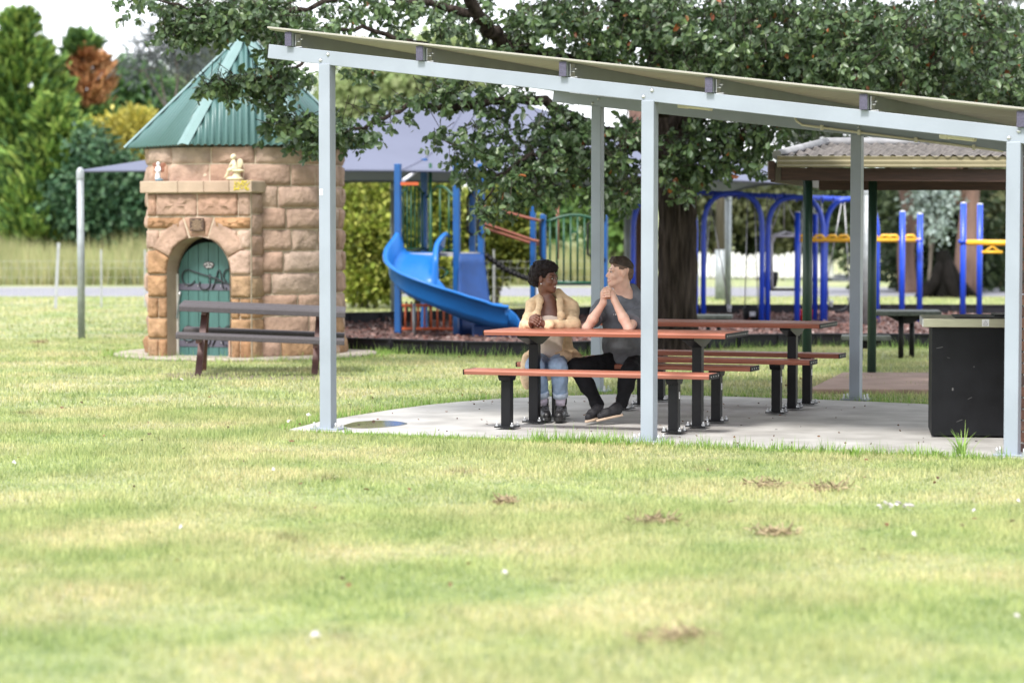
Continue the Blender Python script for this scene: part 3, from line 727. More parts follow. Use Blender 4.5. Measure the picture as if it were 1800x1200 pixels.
m.add(vs, fs, True); lp = m.build('slide_lip', mSlide, sl); md = lp.modifiers.new('t', 'SOLIDIFY'); md.thickness = .03
m = MB(); m.box(V((path[-9].x + .15, path[-9].y + .05, .10)), (.9, .3, .2)); m.build('slide_foot', mSlideD, sl, .03)

# ---------------- shade sail
mSail = M('shade_cloth', (.135, .147, .205), .8, var=.06, vscale=.8, trans=.05, spec=.2)
FL = P(141, 299, 36.9); FR = P(1524, 327, 41.6); BL = P(330, 322, 46.5); BR = V((4.6, 51.5, 2.45)); PK = P(832, 156, 43.2)
pole0 = G(141, 596)
sail = thing('shade_sail', 'large grey blue shade cloth canopy stretched over the playground', 'shade sail', pole0)
crn = [FL, FR, BR, BL]; m = MB()
for i in range(4):
    A, B = crn[i], crn[(i + 1) % 4]; nu, nv = 24, 14; vs = []; fs = []; ctr = (A + B) / 2
    inn = (V((PK.x, PK.y, 0)) - V((ctr.x, ctr.y, 0))).normalized()
    for v in range(nv + 1):
        for u in range(nu + 1):
            tu, tv = u / nu, v / nv
            e = A.lerp(B, tu) + (inn * .35 + V((0, 0, .13))) * (math.sin(math.pi * tu)); p = e.lerp(PK, tv)
            p.z -= .30 * math.sin(math.pi * tv) * (.4 + .6 * math.sin(math.pi * tu)); vs.append(p)
    for v in range(nv):
        for u in range(nu): k = v * (nu + 1) + u; fs.append((k, k + 1, k + nu + 2, k + nu + 1))
    m.add(vs, fs, True)
cl = m.build('canopy_cloth', mSail, sail)
m = MB()
for i in range(4):
    A, B = crn[i], crn[(i + 1) % 4]; ctr = (A + B) / 2; inn = (V((PK.x, PK.y, 0)) - V((ctr.x, ctr.y, 0))).normalized()
    m.tube([A.lerp(B, u / 24) + (inn * .35 + V((0, 0, .13))) * math.sin(math.pi * u / 24) - V((0, 0, .02)) for u in range(25)], .022, 6)
m.build('hem_cable', mSail, sail)
m = MB(); A = FL.lerp(FR, .38) + V((0, .3, .12)); m.tube([A.lerp(PK, t / 8) - V((0, 0, .3 * math.sin(math.pi * t / 8) * .95)) + V((0, -.01, .01)) for t in range(9)], .008, 5); m.build('seam', M('seam', (.2, .21, .3), .8), cl)
for p, r in ((FL, .056), (FR, .075), (BL, .07), (BR, .07), (P(693, 322, 45.2), .075), (P(1105, 325, 46.5), .085)):
    m = MB(); g = V((p.x, p.y, 0)); m.tube([g, g + V((0, 0, p.z - .02))], r, 14); o = m.build('pole', mGal, sail)
    m = MB(); m.lathe([(r + .006, -.12), (r + .006, 0), (r * .7, .05), (0, .07)], g + V((0, 0, p.z - .02)), 14); m.build('pole_cap', mGal, o)

# ---------------- swings
YS = 43.0
sw = thing('swing_set', 'royal blue arched swing set with hanging swings', 'swing set', G(1340, 570))
def arch(xl, xr, y0, top, name='arch'):
    z0 = P(xl, top, y0).z; L_ = P(xl, top, y0).x; R_ = P(xr, top, y0).x; wv = R_ - L_; pts = [V((L_, y0, 0)), V((L_, y0, z0 * .55)), ]
    zs = P(xl, top + 70, y0).z; pts = [V((L_, y0, 0)), V((L_, y0, zs * .6)), V((L_, y0, zs))]
    for i in range(1, 16):
        a = math.pi - math.pi * i / 16; ca = math.cos(a); sa = math.sin(a); q = 1.35
        pts.append(V(((L_ + R_) / 2 + wv / 2 * math.copysign(abs(ca) ** (1 / q), ca), y0, zs + (z0 - zs) * abs(sa) ** (1 / q))))
    pts += [V((R_, y0, zs)), V((R_, y0, zs * .6)), V((R_, y0, 0))]
    m = MB(); m.tube(pts, .048, 12); return m.build(name, mBluS, sw)
arch(1113, 1223, 42.6, 341); arch(1237, 1340, 42.9, 340); arch(1350, 1447, 43.0, 347); arch(1451, 1543, 43.2, 350)
m = MB(); m.tube([P(1165, 336, 43.3), P(1500, 351, 44.2)], .048, 10); tb_ = m.build('top_beam', mBluS, sw)
m = MB()
for px in (1180, 1255, 1275, 1298, 1325, 1362, 1378, 1400, 1418, 1445, 1466, 1482):
    m.tube([P(px - 2, 338 + (px - 1165) * .0475, 43.35), P(px + 2, 338 + (px - 1165) * .0475, 43.35)], .060, 10)
m.build('beam_clamp', mBluS, tb_)
mChain = M('chain', (.45, .45, .47), .4, metal=.5, var=.2)
def swing(pts_top, seat_c, kind, label):
    t = thing('swing', label, 'swing', seat_c, 'swings hanging from the blue set')
    m = MB()
    for a, b in pts_top: m.tube([a, a.lerp(b, .5), b], .011, 6)
    m.build('chain', mChain, t)
    m = MB()
    if kind == 'strap':
        w_ = .24; m2 = []
        for i in range(13):
            a = math.pi * (i / 12); m2.append(seat_c + V((-w_ * math.cos(a), 0, -.2 * math.sin(a) + .08)))
        for i in range(12): m.beam(m2[i], m2[i + 1], .16, .02, (0, 1, 0) if False else (m2[i + 1] - m2[i]).cross(V((0, 1, 0))))
        m.build('seat', mBlk, t)
        m = MB()
        for sg in (-1, 1): m.lathe([(.035, -.02), (.05, 0), (.035, .02)], seat_c + V((sg * w_, 0, .10)), 10, axis=(0, 1, 0)); m.box(seat_c + V((sg * w_, 0, .06)), (.05, .14, .1))
        m.build('seat_fitting', mWht, t)
    elif kind == 'harness':
        for sg in (-1, 1):
            x = sg * .25; m.tube([seat_c + V((x * .95, 0, 0)), seat_c + V((x, 0, .55)), seat_c + V((x, 0, .82)), seat_c + V((x * .7, 0, .98)), seat_c + V((0, 0, 1.02))], .022, 8)
            m.tube([seat_c + V((x * .95, .3, 0)), seat_c + V((x, .3, .55)), seat_c + V((x, .3, .82)), seat_c + V((x * .7, .3, .98)), seat_c + V((0, .3, 1.02))], .022, 8)
        m.tube([seat_c + V((.3 * math.cos(a), .15 + .2 * math.sin(a), .95)) for a in [6.283 * i / 20 for i in range(21)]], .025, 8)
        m.build('frame', mWht, t); m = MB(); m.box(seat_c + V((0, .15, -.01)), (.55, .42, .04)); m.build('seat', mBlk, t, .01)
    elif kind == 'bucket':
        m.lathe([(.05, -.16), (.13, -.14), (.16, .0), (.17, .12), (.14, .13), (.12, 0), (.05, -.08)], seat_c, 12); m.build('seat', mBlk if 'black' in label else mRed, t)
        m = MB(); m.box(seat_c + V((0, -.17, .02)), (.1, .03, .08)); m.build('buckle', mWht, t)
    return t
def tops(px, dz=.25, y=43.4): return P(px, 345, y)
sc1 = P(1381, 508, 43.4); swing([(P(1376, 350, 43.4), sc1 + V((-.28, 0, .98))), (P(1380, 350, 43.4), sc1 + V((.28, 0, .98))), (P(1378, 350, 43.5), sc1 + V((.0, .3, .98)))], sc1, 'harness', 'swing with white loop frame and flat black seat')
sc2 = P(1471, 535, 44); swing([(P(1480, 352, 44), sc2 + V((-.24, 0, .1))), (P(1484, 352, 44), sc2 + V((.24, 0, .1)))], sc2, 'strap', 'black strap swing right of the blue arches near the parked car')
sc3 = P(1321, 553, 43.4); swing([(P(1314, 345, 43.4), sc3 + V((-.12, 0, .1))), (P(1326, 345, 43.4), sc3 + V((.12, 0, .1)))], sc3, 'bucket', 'black bucket swing left of the twin blue legs')
sc4 = P(1418, 556, 43.4); swing([(P(1412, 349, 43.4), sc4 + V((-.14, 0, .1))), (P(1424, 349, 43.4), sc4 + V((.14, 0, .1)))], sc4, 'bucket', 'red bucket swing hanging behind the green post')
sc5 = P(1437, 540, 43.9); swing([(P(1432, 350, 43.9), sc5 + V((-.2, 0, .1))), (P(1444, 350, 43.9), sc5 + V((.2, 0, .1)))], sc5, 'strap', 'black strap swing with white fittings beside the red bucket swing')
sc6 = P(1352, 490, 43.6); swing([(P(1349, 345, 43.6), sc6 + V((-.05, 0, .1))), (P(1355, 345, 43.6), sc6 + V((.05, 0, .1)))], sc6, 'bucket', 'small black bucket swing hung high against the twin blue legs')
for pxa, pxb in ((1248, 1246),):
    s_ = P(1258, 549, 43.2); swing([(P(1251, 342, 43.2), s_ + V((-.24, 0, .1))), (P(1246, 342, 43.2), s_ + V((.24, 0, .1)))], s_, 'strap', 'black strap swing inside the first blue arch by the tree trunk')

# ---------------- monkey bars
def bpost(px, top, base, root, r=.052):
    g = G(px, base); m = MB(); z = P(px, top, g.y).z; m.tube([g, g + V((0, 0, z))], r, 12); o = m.build('post', mBluS, root)
    m = MB(); m.lathe([(r, 0), (r * .96, .012), (0, .02)], g + V((0, 0, z)), 12); m.build('post_cap', mWht, o); return g
mk = thing('ring_ladder', 'blue posts carrying a row of yellow overhead grips', 'play equipment', G(1585, 571))
for px, tp_, bs in ((1401, 373, 570), (1432, 376, 568), (1585, 372, 572), (1616, 376, 569)): bpost(px, tp_, bs, mk)
ya = G(1585, 570).y
m = MB(); m.tube([P(1401, 422, ya), P(1618, 422, ya)], .038, 10); bm_ = m.build('grip_rail', mYel, mk)
for px in (1412, 1440, 1463, 1483, 1510, 1534, 1556, 1570, 1600):
    m = MB(); c = P(px, 420, ya); m.tube([c + V((-.10, 0, 0)), c + V((-.05, 0, .06)), c + V((.05, 0, .06)), c + V((.10, 0, 0))], .028, 8); m.build('grip', mYel, bm_)
for px in (1585, 1616):
    m = MB(); m.tube([P(px, 425, ya) , P(px, 421, ya)], .072, 12); m.build('collar', mBluS, mk)
tz = thing('trapeze_bar', 'yellow overhead bar with sliding trapeze handle between two blue posts', 'play equipment', G(1692, 572))
yb_ = G(1692, 572).y
for px, tp_, bs in ((1692, 357, 572), (1721, 359, 568), (1850, 357, 572), (1880, 359, 568)): bpost(px, tp_, bs, tz)
m = MB(); m.tube([P(1696, 426, yb_), P(1850, 428, yb_)], .05, 12); tzb = m.build('top_bar', mYel, tz)
m = MB(); c = P(1744, 442, yb_); m.tube([c + V((-.18, 0, -.01)), c + V((.18, 0, -.01))], .025, 8); m.tube([c + V((-.13, 0, 0)), c + V((0, 0, .09)), c + V((.13, 0, 0))], .02, 8); m.tube([c + V((0, 0, .09)), c + V((0, 0, .16))], .02, 8); m.build('handle', mYel, tzb)
m = MB(); m.tube([P(1692, 428, yb_), P(1692, 421, yb_)], .074, 12); m.build('collar', mBluS, tz)
# ---------------- border of black edging modules round the mulch
mEdge = M('black_edging', (.011, .011, .015), .5, spec=.3, var=.2, vscale=10, bump=.001, bscale=80)
def edging(poly, label):
    pts = [G(x, y) for x, y in poly]; L_ = [0]
    for a, b in zip(pts[:-1], pts[1:]): L_.append(L_[-1] + (b - a).length)
    def at(s):
        for i in range(len(pts) - 1):
            if s <= L_[i + 1] + 1e-6: return pts[i].lerp(pts[i + 1], (s - L_[i]) / max(L_[i + 1] - L_[i], 1e-6))
        return pts[-1]
    n_ = int(L_[-1] / 1.2); st = L_[-1] / n_; cnt = 0
    for k in range(n_):
        a, b = at(k * st), at((k + 1) * st); d = (b - a).normalized(); nn_ = V((d.y, -d.x, 0)); 
        if nn_.dot(-a) < 0: nn_ = -nn_
        o = thing('edging_module', label, 'garden edging', (a + b) / 2, 'black edging around the playground mulch')
        m = MB(); c = (a + b) / 2; ln = (b - a).length; hh = .20
        m.box(c + V((0, 0, hh / 2)), (ln - .012, .05, hh), d, nn_); m.box(c + V((0, 0, hh - .012)) + nn_ * .012, (ln - .008, .09, .024), d, nn_)
        for t in (-.5, 0, .5): m.box(c + d * (t * (ln - .06)) + nn_ * .035 + V((0, 0, hh / 2 - .008)), (.045, .035, hh - .02), d, nn_)
        m.build('board', mEdge, o, .004)
        m = MB(); m.box(b + nn_ * .055 + V((0, 0, .10)), (.04, .04, .10), d, nn_); m.tube([b + nn_ * .055 + V((0, 0, .12)), b + nn_ * .055 + V((0, 0, .19))], .014, 8); m.build('spike', mEdge, o, .004)
edging([(560, 617), (640, 619), (740, 623), (850, 627), (930, 628), (1010, 627), (1110, 622), (1225, 614), (1330, 611), (1450, 610), (1700, 611), (1900, 613)], 'black plastic edging board along the front of the playground mulch')
edging([(560, 570), (700, 567), (860, 562), (1010, 557), (1230, 553), (1500, 552), (1900, 553)], 'black plastic edging board along the far side of the playground mulch')

# ================================================================ old shelter and its furniture behind
mGut = M('gutter_cream', (.25, .22, .135), .45, var=.08, vscale=6); mFas = M('fascia_brown', (.055, .026, .018), .55, var=.3, vscale=4, stretch=(1, 6, 14)); mPostG = M('dark_green_post', (.018, .05, .035), .4, var=.1)
mTile = M('old_roof', (.105, .093, .085), .8, var=.55, vscale=9, bump=.006, bscale=40, world=True); mSlab2 = M('pink_concrete', (.36, .25, .20), .85, var=.2, vscale=2.5, bump=.002, bscale=60, world=True)
os0 = G(1418, 684)
osx = thing('old_shelter', 'older shelter with corrugated grey roof, cream gutter and dark green posts', 'shelter', os0)
for g, z in ((G(1418, 684), 2.25), (G(1532, 662), 2.25), (G(1418, 684) + V((3.2, .2, 0)), 2.25), (G(1532, 662) + V((3.2, .3, 0)), 2.25)):
    m = MB(); m.tube([g, g + V((0, 0, z))], .05, 10); m.build('post', mPostG, osx)
Ye = 24.85; e0 = P(1366, 285, Ye); e1 = V((7.2, Ye + .1, e0.z))
zg = e0.z
m = MB(); prof = [(0, -.055), (.0, .05), (-.012, .058), (-.03, .052), (-.022, .02), (-.045, .0), (-.04, -.03), (-.06, -.045), (-.055, -.06)]
m.prism(prof, e0 + V((0, 0, .005)), (0, 1, 0), (0, 0, 1), e1 - e0); m.build('gutter', mGut, osx)
m = MB(); m.beam(e0 + V((.05, .07, -.12)), e1 + V((0, .07, -.15)), .05, .13); m.build('fascia', mFas, osx)
m = MB(); m.beam(e0 + V((-.03, .12, -.10)), e0 + V((.93, 4.0, -.10)), .05, .2); m.box(e0 + V((-.055, .05, -.085)), (.06, .12, .19)); m.build('barge_board', mFas, osx)
m = MB(); m.beam(e0 + V((.8, 2.9, -.14)), e1 + V((0, 2.9, -.14)), .06, .2)
for k in range(5): m.beam(e0 + V((.35 + k * .8, .1, -.03)), e0 + V((1.3 + k * .8, 3.9, -.03)), .05, .08)
m.build('rafter', mFas, osx)
zr = P(1450, 253, 26.9).z; Rg = P(1452, 253, 26.9)
K = 150; vs = []; fs = []; nv = 4
for i in range(K + 1):
    x = e0.x - .02 + (e1.x - e0.x) * i / K; tx = min(1, (x - e0.x + .02) / (Rg.x - e0.x)); w_ = .022 * math.sin(x / .125 * 6.283)
    for j in range(nv + 1):
        v = j / nv * max(tx, .02); vs.append(V((x, Ye + .0 + (26.9 - Ye) * v, zg + .06 + (zr - zg - .06) * v + w_)))
for i in range(K):
    for j in range(nv): k = i * (nv + 1) + j; fs.append((k, k + nv + 1, k + nv + 2, k + 1))
nb_ = len(vs)
for (x, y, z) in ((e0.x - .02, Ye, zg + .06), (e0.x + .95, 28.9, zg + .06), (Rg.x, 26.9, zr + .01), (e1.x, 26.9, zr + .01), (e1.x, 28.9, zg + .06)): vs.append(V((x, y, z)))
fs += [(nb_ + 1, nb_, nb_ + 2), (nb_ + 1, nb_ + 2, nb_ + 3, nb_ + 4)]
rfo = link_mesh('roof', vs, fs, mTile, osx, True)
m = MB(); m.tube([e0 + V((0, .02, .075)), Rg + V((0, 0, .02))], .05, 8); m.tube([Rg + V((0, 0, .02)), V((e1.x, 26.9, zr + .03))], .05, 8); m.build('ridge_cap', M('ridge_grey', (.26, .26, .27), .5, var=.2), rfo)
m = MB(); m.prism([(0, 0), (7, -.35), (7, 2.6), (.75, 2.9)], G(1420, 692) , (1, 0, 0), (0, 1, 0), (0, 0, .05)); 
tag(m.build('paving_slab', mSlab2, None, .01), kind='structure')
def slim_table(c, w_, d_, h, label, tilt=0, kind='table'):
    t = thing('old_park_table' if kind == 'table' else 'old_park_bench', label, kind, c); m = MB(); m.box(c + V((0, 0, h - .03)), (w_, d_, .06), (1, -.12, 0), (.12, 1, 0)); m.build('table_top' if kind == 'table' else 'seat', M('mossy_board', (.05, .06, .05), .7, var=.4, vscale=20), t, .01)
    m = MB(); m.prism([(-w_ * .32, 0), (-.06, -.11), (.06, -.11), (w_ * .32, 0)], c + V((0, -.05, h - .06)), (1, 0, 0), (0, 0, 1), (0, .1, 0)); m.build('bracket', mBlk, t)
    for sg in (-1, 1): m = MB(); m.tube([c + V((sg * .09, sg * .12, 0)), c + V((sg * .09, sg * .12, h - .06))], .035, 8); m.build('leg', mBlk, t)
slim_table(G(1593, 629), .86, .8, .62, 'small mossy dark table on two black legs beyond the old shelter')
slim_table(G(1522, 633), .62, .5, .32, 'low dark bench beside the small mossy table', kind='bench')
slim_table(G(1254, 600), .56, .6, .40, 'low black table right of the large tree trunk by the mulch')
# ================================================================ ground
def lawn_mat(name, blades):
    m = bpy.data.materials.new(name); m.use_nodes = True; nt = m.node_tree; n = nt.nodes; b = n['Principled BSDF']; b.inputs['Roughness'].default_value = .75; b.inputs['Specular IOR Level'].default_value = .25
    ge = n.new('ShaderNodeNewGeometry')
    def noise(sc, lo, hi, dt=4):
        z = n.new('ShaderNodeTexNoise'); z.inputs['Scale'].default_value = sc; z.inputs['Detail'].default_value = dt; lk(nt, ge.outputs['Position'], z.inputs['Vector'])
        r = n.new('ShaderNodeMapRange'); r.inputs[1].default_value = lo; r.inputs[2].default_value = hi; lk(nt, z.outputs[0], r.inputs[0]); return r.outputs[0]
    def mix(f, a, c):
        q = n.new('ShaderNodeMix'); q.data_type = 'RGBA'
        for s, v in ((q.inputs[0], f), (q.inputs[6], a), (q.inputs[7], c)):
            if isinstance(v, (tuple, float)): s.default_value = (*v, 1) if isinstance(v, tuple) else v
            else: lk(nt, v, s)
        return q.outputs[2]
    g = mix(noise(1.3, .35, .65), (.285, .355, .16), (.385, .445, .215))
    g = mix(noise(5., .5, .72), g, (.215, .295, .12))
    straw = mix(noise(9., .3, .7), (.61, .50, .36), (.73, .61, .47))
    sm = n.new('ShaderNodeMath'); sm.operation = 'MULTIPLY'; lk(nt, noise(.75, .40, .80, 5), sm.inputs[0]); lk(nt, noise(14., .12, .66), sm.inputs[1])
    c = mix(sm.outputs[0], g, straw)
    soil = n.new('ShaderNodeMath'); soil.operation = 'MULTIPLY'; lk(nt, noise(1.9, .66, .74, 3), soil.inputs[0]); soil.inputs[1].default_value = .55
    c = mix(soil.outputs[0], c, (.15, .10, .06))
    if blades:
        cr = n.new('ShaderNodeValToRGB'); e = cr.color_ramp.elements; e[0].color = (.62, .70, .55, 1); e[1].color = (1.45, 1.35, 1.15, 1); lk(nt, ge.outputs['Random Per Island'], cr.inputs[0])
        q = n.new('ShaderNodeMix'); q.data_type = 'RGBA'; q.blend_type = 'MULTIPLY'; q.inputs[0].default_value = 1; lk(nt, c, q.inputs[6]); lk(nt, cr.outputs[0], q.inputs[7]); c = q.outputs[2]
        tr = n.new('ShaderNodeBsdfTranslucent'); lk(nt, c, tr.inputs[0]); ms = n.new('ShaderNodeMixShader'); ms.inputs[0].default_value = .3
        lk(nt, b.outputs[0], ms.inputs[1]); lk(nt, tr.outputs[0], ms.inputs[2]); lk(nt, ms.outputs[0], n['Material Output'].inputs[0])
    else:
        q = n.new('ShaderNodeMix'); q.data_type = 'RGBA'; q.blend_type = 'MULTIPLY'; q.inputs[0].default_value = 1; lk(nt, c, q.inputs[6]); q.inputs[7].default_value = (.84, .84, .8, 1); c = q.outputs[2]
        z = n.new('ShaderNodeTexNoise'); z.inputs['Scale'].default_value = 60; z.inputs['Detail'].default_value = 6; lk(nt, ge.outputs['Position'], z.inputs['Vector'])
        bp = n.new('ShaderNodeBump'); bp.inputs['Distance'].default_value = .03; lk(nt, z.outputs[0], bp.inputs['Height']); lk(nt, bp.outputs[0], b.inputs['Normal'])
    lk(nt, c, b.inputs['Base Color']); return m
mLawn = lawn_mat('lawn', False); mBlade = lawn_mat('grass_blades', True)
def terr(x, y):
    x = np.asarray(x, float); y = np.asarray(y, float)
    f = np.clip((4 - x) / 8, 0, 1); f = .22 + .78 * f * f * (3 - 2 * f)
    d = np.maximum(0, y - 74); return np.minimum(d, 60) * .055 * f + np.maximum(0, y - 134) * .02 - 1.45 * np.exp(-((x - 12.7) ** 2 / 22 + (y - 91) ** 2 / 50))
xs = np.concatenate([np.linspace(-400, -60, 14), np.linspace(-50, 50, 51), np.linspace(60, 400, 14)]); ys = np.concatenate([np.linspace(-30, 70, 21), np.linspace(72, 150, 79), np.linspace(160, 500, 18)])
X, Y = np.meshgrid(xs, ys); Zt = terr(X, Y); vs = np.stack([X, Y, Zt], -1).reshape(-1, 3); nx = len(xs)
fs = np.array([(j * nx + i, j * nx + i + 1, (j + 1) * nx + i + 1, (j + 1) * nx + i) for j in range(len(ys) - 1) for i in range(nx - 1)])
tag(link_mesh('ground', vs, fs, mLawn, None, True), kind='structure')
mConc = M('slab_concrete', (.40, .385, .365), .7, var=.22, vscale=2.6, bump=.0015, bscale=90, world=True, col2=(.50, .49, .47), detail=8)
slab_px = [(508, 757), (560, 744), (620, 733), (690, 722), (750, 714), (815, 707.5), (880, 703), (960, 699), (1080, 695), (1200, 697), (1300, 699.5), (1480, 706), (1640, 713)]
slab = [G(x, y) for x, y in slab_px]; far = slab[-1] + dS * 4; near = p3 + dS * 4 - nS * .12
fe = [p1 - nS * .12 - dS * .42]
slab_poly = [(p.x, p.y) for p in slab] + [(far.x, far.y), (near.x, near.y), ((p3 - nS * .13).x, (p3 - nS * .13).y), ((p2 - nS * .13).x, (p2 - nS * .13).y)]
m = MB(); m.prism(slab_poly, (0, 0, -.12), (1, 0, 0), (0, 1, 0), (0, 0, .135)); tag(m.build('concrete_slab', mConc, None, .008), kind='structure')
mPud = M('puddle_water', (.22, .205, .165), .09, var=.1, spec=.45)
pu = [G(605, 753), (G(640, 756)), G(690, 752.5), G(716, 748), G(700, 744), (G(668, 742.5)), G(632, 744), G(612, 748)]
pc = sum((p for p in pu), V((0, 0, 0))) / len(pu); pts = []
for i in range(8):
    a, b, c_, d_ = [pu[(i + k - 1) % 8] for k in range(4)]
    for t in (0, .25, .5, .75): pts.append(.5 * ((2 * b) + (c_ - a) * t + (2 * a - 5 * b + 4 * c_ - d_) * t * t + (3 * b - a - 3 * c_ + d_) * t ** 3))
m = MB(); m.prism([(p.x, p.y) for p in pts], (0, 0, .0155), (1, 0, 0), (0, 1, 0), (0, 0, .003)); tag(m.build('puddle_water', mPud), kind='structure')
mMulch = M('mulch_ground', (.075, .035, .03), .95, var=.5, vscale=14, bump=.03, bscale=30, world=True, col2=(.17, .10, .085))
mul_px = [(555, 617), (640, 619), (740, 623), (850, 627), (930, 628), (1010, 627), (1110, 622), (1225, 614), (1330, 611), (1450, 610), (1700, 611), (1900, 613), (1900, 553), (1500, 552), (1230, 553), (1010, 557), (860, 562), (700, 567), (560, 570)]
mul = [(G(x, y).x, G(x, y).y) for x, y in mul_px]
m = MB(); m.prism(mul, (0, 0, -.05), (1, 0, 0), (0, 1, 0), (0, 0, .07)); tag(m.build('mulch_ground', mMulch), kind='structure')
m = MB(); mRoad = M('road_asphalt', (.20, .20, .225), .8, var=.1, vscale=.6, bump=.002, bscale=20, world=True)
m.box((0, 65.5, -.02), (300, 9.5, .06)); tag(m.build('road', mRoad), kind='structure')
mDirt = M('bare_earth', (.20, .16, .125), .95, var=.4, vscale=9, bump=.015, bscale=40, world=True)
m = MB(); 
q = G(430, 662); pts = []
for i in range(40):
    a = 6.283 * i / 40; r = 1 + .10 * math.sin(3 * a + 1) + .07 * math.sin(7 * a); pts.append((q.x + 1.05 * r * math.cos(a), q.y + .55 * r * math.sin(a) - .35 * math.cos(a)))
m.prism(pts, (0, 0, -.02), (1, 0, 0), (0, 1, 0), (0, 0, .026)); tag(m.build('bare_ground', mDirt), kind='structure')

# ---------------- vectorised blades and leaves
def inpoly(x, y, poly):
    ins = np.zeros(len(x), bool); n_ = len(poly)
    for i in range(n_):
        x1, y1 = poly[i]; x2, y2 = poly[(i + 1) % n_]; c = ((y1 > y) != (y2 > y)) & (x < (x2 - x1) * (y - y1) / (y2 - y1 + 1e-12) + x1); ins ^= c
    return ins
hutpoly = [(hc.x + 1.75 * math.cos(a), hc.y + 1.75 * math.sin(a)) for a in np.linspace(0, 6.28, 24)]
def scatter(n_, y0, y1, marg=.6, power=1.):
    y = (y0 ** 2 + NR.random(n_) * (y1 ** 2 - y0 ** 2)) ** .5; x = (NR.random(n_) * 2 - 1) * (y * .2118 + marg)
    k = ~(inpoly(x, y, slab_poly) | inpoly(x, y, mul) | inpoly(x, y, hutpoly)); return x[k], y[k]
def blades(name, x, y, z, L, W, mat, lean=.6, kind='stuff', parent=None):
    n_ = len(x); a = NR.random(n_) * 6.283; ln = NR.random(n_) * lean; b = a + NR.normal(0, .6, n_)
    L = L * (.55 + .9 * NR.random(n_)); c = np.stack([x, y, z], -1); u = np.stack([-np.sin(a), np.cos(a), 0 * a], -1)
    d = np.stack([np.cos(b) * np.sin(ln), np.sin(b) * np.sin(ln), np.cos(ln)], -1); w_ = (W * (.7 + .6 * NR.random(n_)))[:, None] if not np.isscalar(W) else W * (.7 + .6 * NR.random(n_))[:, None]
    v = np.empty((n_, 3, 3)); v[:, 0] = c - u * w_; v[:, 1] = c + u * w_; v[:, 2] = c + d * L[:, None]
    f = np.arange(n_ * 3).reshape(-1, 3); o = link_mesh(name, v.reshape(-1, 3), f, mat, parent, False)
    if kind: tag(o, kind=kind)
    return o
xa, ya = scatter(390000, 7.4, 14.5, 2.8); xb, yb = scatter(300000, 14.5, 22.5, 2.8); xc, yc = scatter(210000, 22.5, 37, 3.); xd, yd = scatter(75000, 37, 60, 3.)
x = np.concatenate([xa, xb, xc, xd]); y = np.concatenate([ya, yb, yc, yd])
W = np.concatenate([np.full(len(xa), .0024), np.full(len(xb), .0032), np.full(len(xc), .0055), np.full(len(xd), .010)])
Lb = np.concatenate([np.full(len(xa), .036), np.full(len(xb), .038), np.full(len(xc), .042), np.full(len(xd), .055)])
pat = np.sin(x * 2.1 + 1.7 * np.sin(y * 1.3)) * np.sin(y * 2.7 + np.sin(x * 1.1)); Lb = Lb * (1 + .45 * pat)
tag(blades('lawn_grass', x, y, 0 * x, Lb, W, mBlade, 1.15), 'short mown lawn grass with straw coloured patches', None)
# longer grass along the slab edge, around posts and hut
ex, ey, eL = [], [], []
def edge_grass(a, b, n_, L_, spread=.05):
    t = NR.random(n_); k = (np.sin(t * 37) * np.sin(t * 91 + 2) * .5 + .5); ex.append(a.x + (b.x - a.x) * t + NR.normal(0, spread, n_)); ey.append(a.y + (b.y - a.y) * t + NR.normal(0, spread, n_)); eL.append(L_ * (.35 + 1.0 * k))
fl = p1 - nS * .20 - dS * .1; fr = p3 - nS * .22
edge_grass(fl, fl.lerp(fr, .35), 700, .045); edge_grass(fl.lerp(fr, .35), fl.lerp(fr, .5), 700, .10); edge_grass(fl.lerp(fr, .5), fr, 1500, .075)
for a, b in zip(slab[:-1], slab[1:]): edge_grass(a + V((0, .05, 0)), b + V((0, .05, 0)), int(260 * (b - a).length), .09)
for i in range(len(mul_px) - 9): 
    a, b = G(*mul_px[i]), G(*mul_px[i + 1]); edge_grass(a - V((0, .12, 0)), b - V((0, .12, 0)), int(130 * (b - a).length), .13)
for a in np.linspace(0, 6.28, 40): q = hc + V((1.82 * math.cos(a), 1.82 * math.sin(a), 0)); edge_grass(q, q + V((.1, .1, 0)), 50, .10, .09)
ex, ey, eL = map(np.concatenate, (ex, ey, eL)); k = ~inpoly(ex, ey, slab_poly); ex, ey, eL = ex[k], ey[k], eL[k]
mEdgeG = M('edge_grass', None, .6, pal=[(0.135, 0.255, 0.045), (0.240, 0.390, 0.075), (0.330, 0.480, 0.120), (0.180, 0.330, 0.075)], var=.15, trans=.3)
tag(blades('edge_grass', ex, ey, 0 * ex, eL, .0045, mEdgeG, .8), 'longer green grass along the edges of the slab and mulch', None)
def weed(px, py, label, n_, L_, W_=.007):
    g = G(px, py); o = thing('weed', label, 'weed', g); a = NR.random(n_) * 6.28; r = NR.random(n_) * .06
    vs = []; fs = []
    for i in range(n_):
        d = V((math.cos(a[i]), math.sin(a[i]), 0)); q = g + d * r[i]; L = L_ * RN.uniform(.4, 1.); out = RN.uniform(.15, .9); sd_ = V((-d.y, d.x, 0)) * W_ * RN.uniform(.7, 1.3); k = len(vs)
        for t in (0, .33, .66, 1): c = q + d * (out * L * t * t) + V((0, 0, L * t * (1 - .35 * out * t))); vs += [c - sd_ * (1 - t * .95), c + sd_ * (1 - t * .95)]
        for t in range(3): fs.append((k + 2 * t, k + 2 * t + 1, k + 2 * t + 3, k + 2 * t + 2))
    link_mesh('leaf_blades', vs, fs, mEdgeG, o, True); return o
weed(1690, 801, 'tall leafy grass weed growing in front of the black barbecue', 34, .24)
weed(1695, 806, 'single long upright grass blade beside the tall weed at the barbecue', 3, .32, .005)
weed(1500, 803, 'low broad leaved weed at the slab edge left of the barbecue', 26, .11, .012)
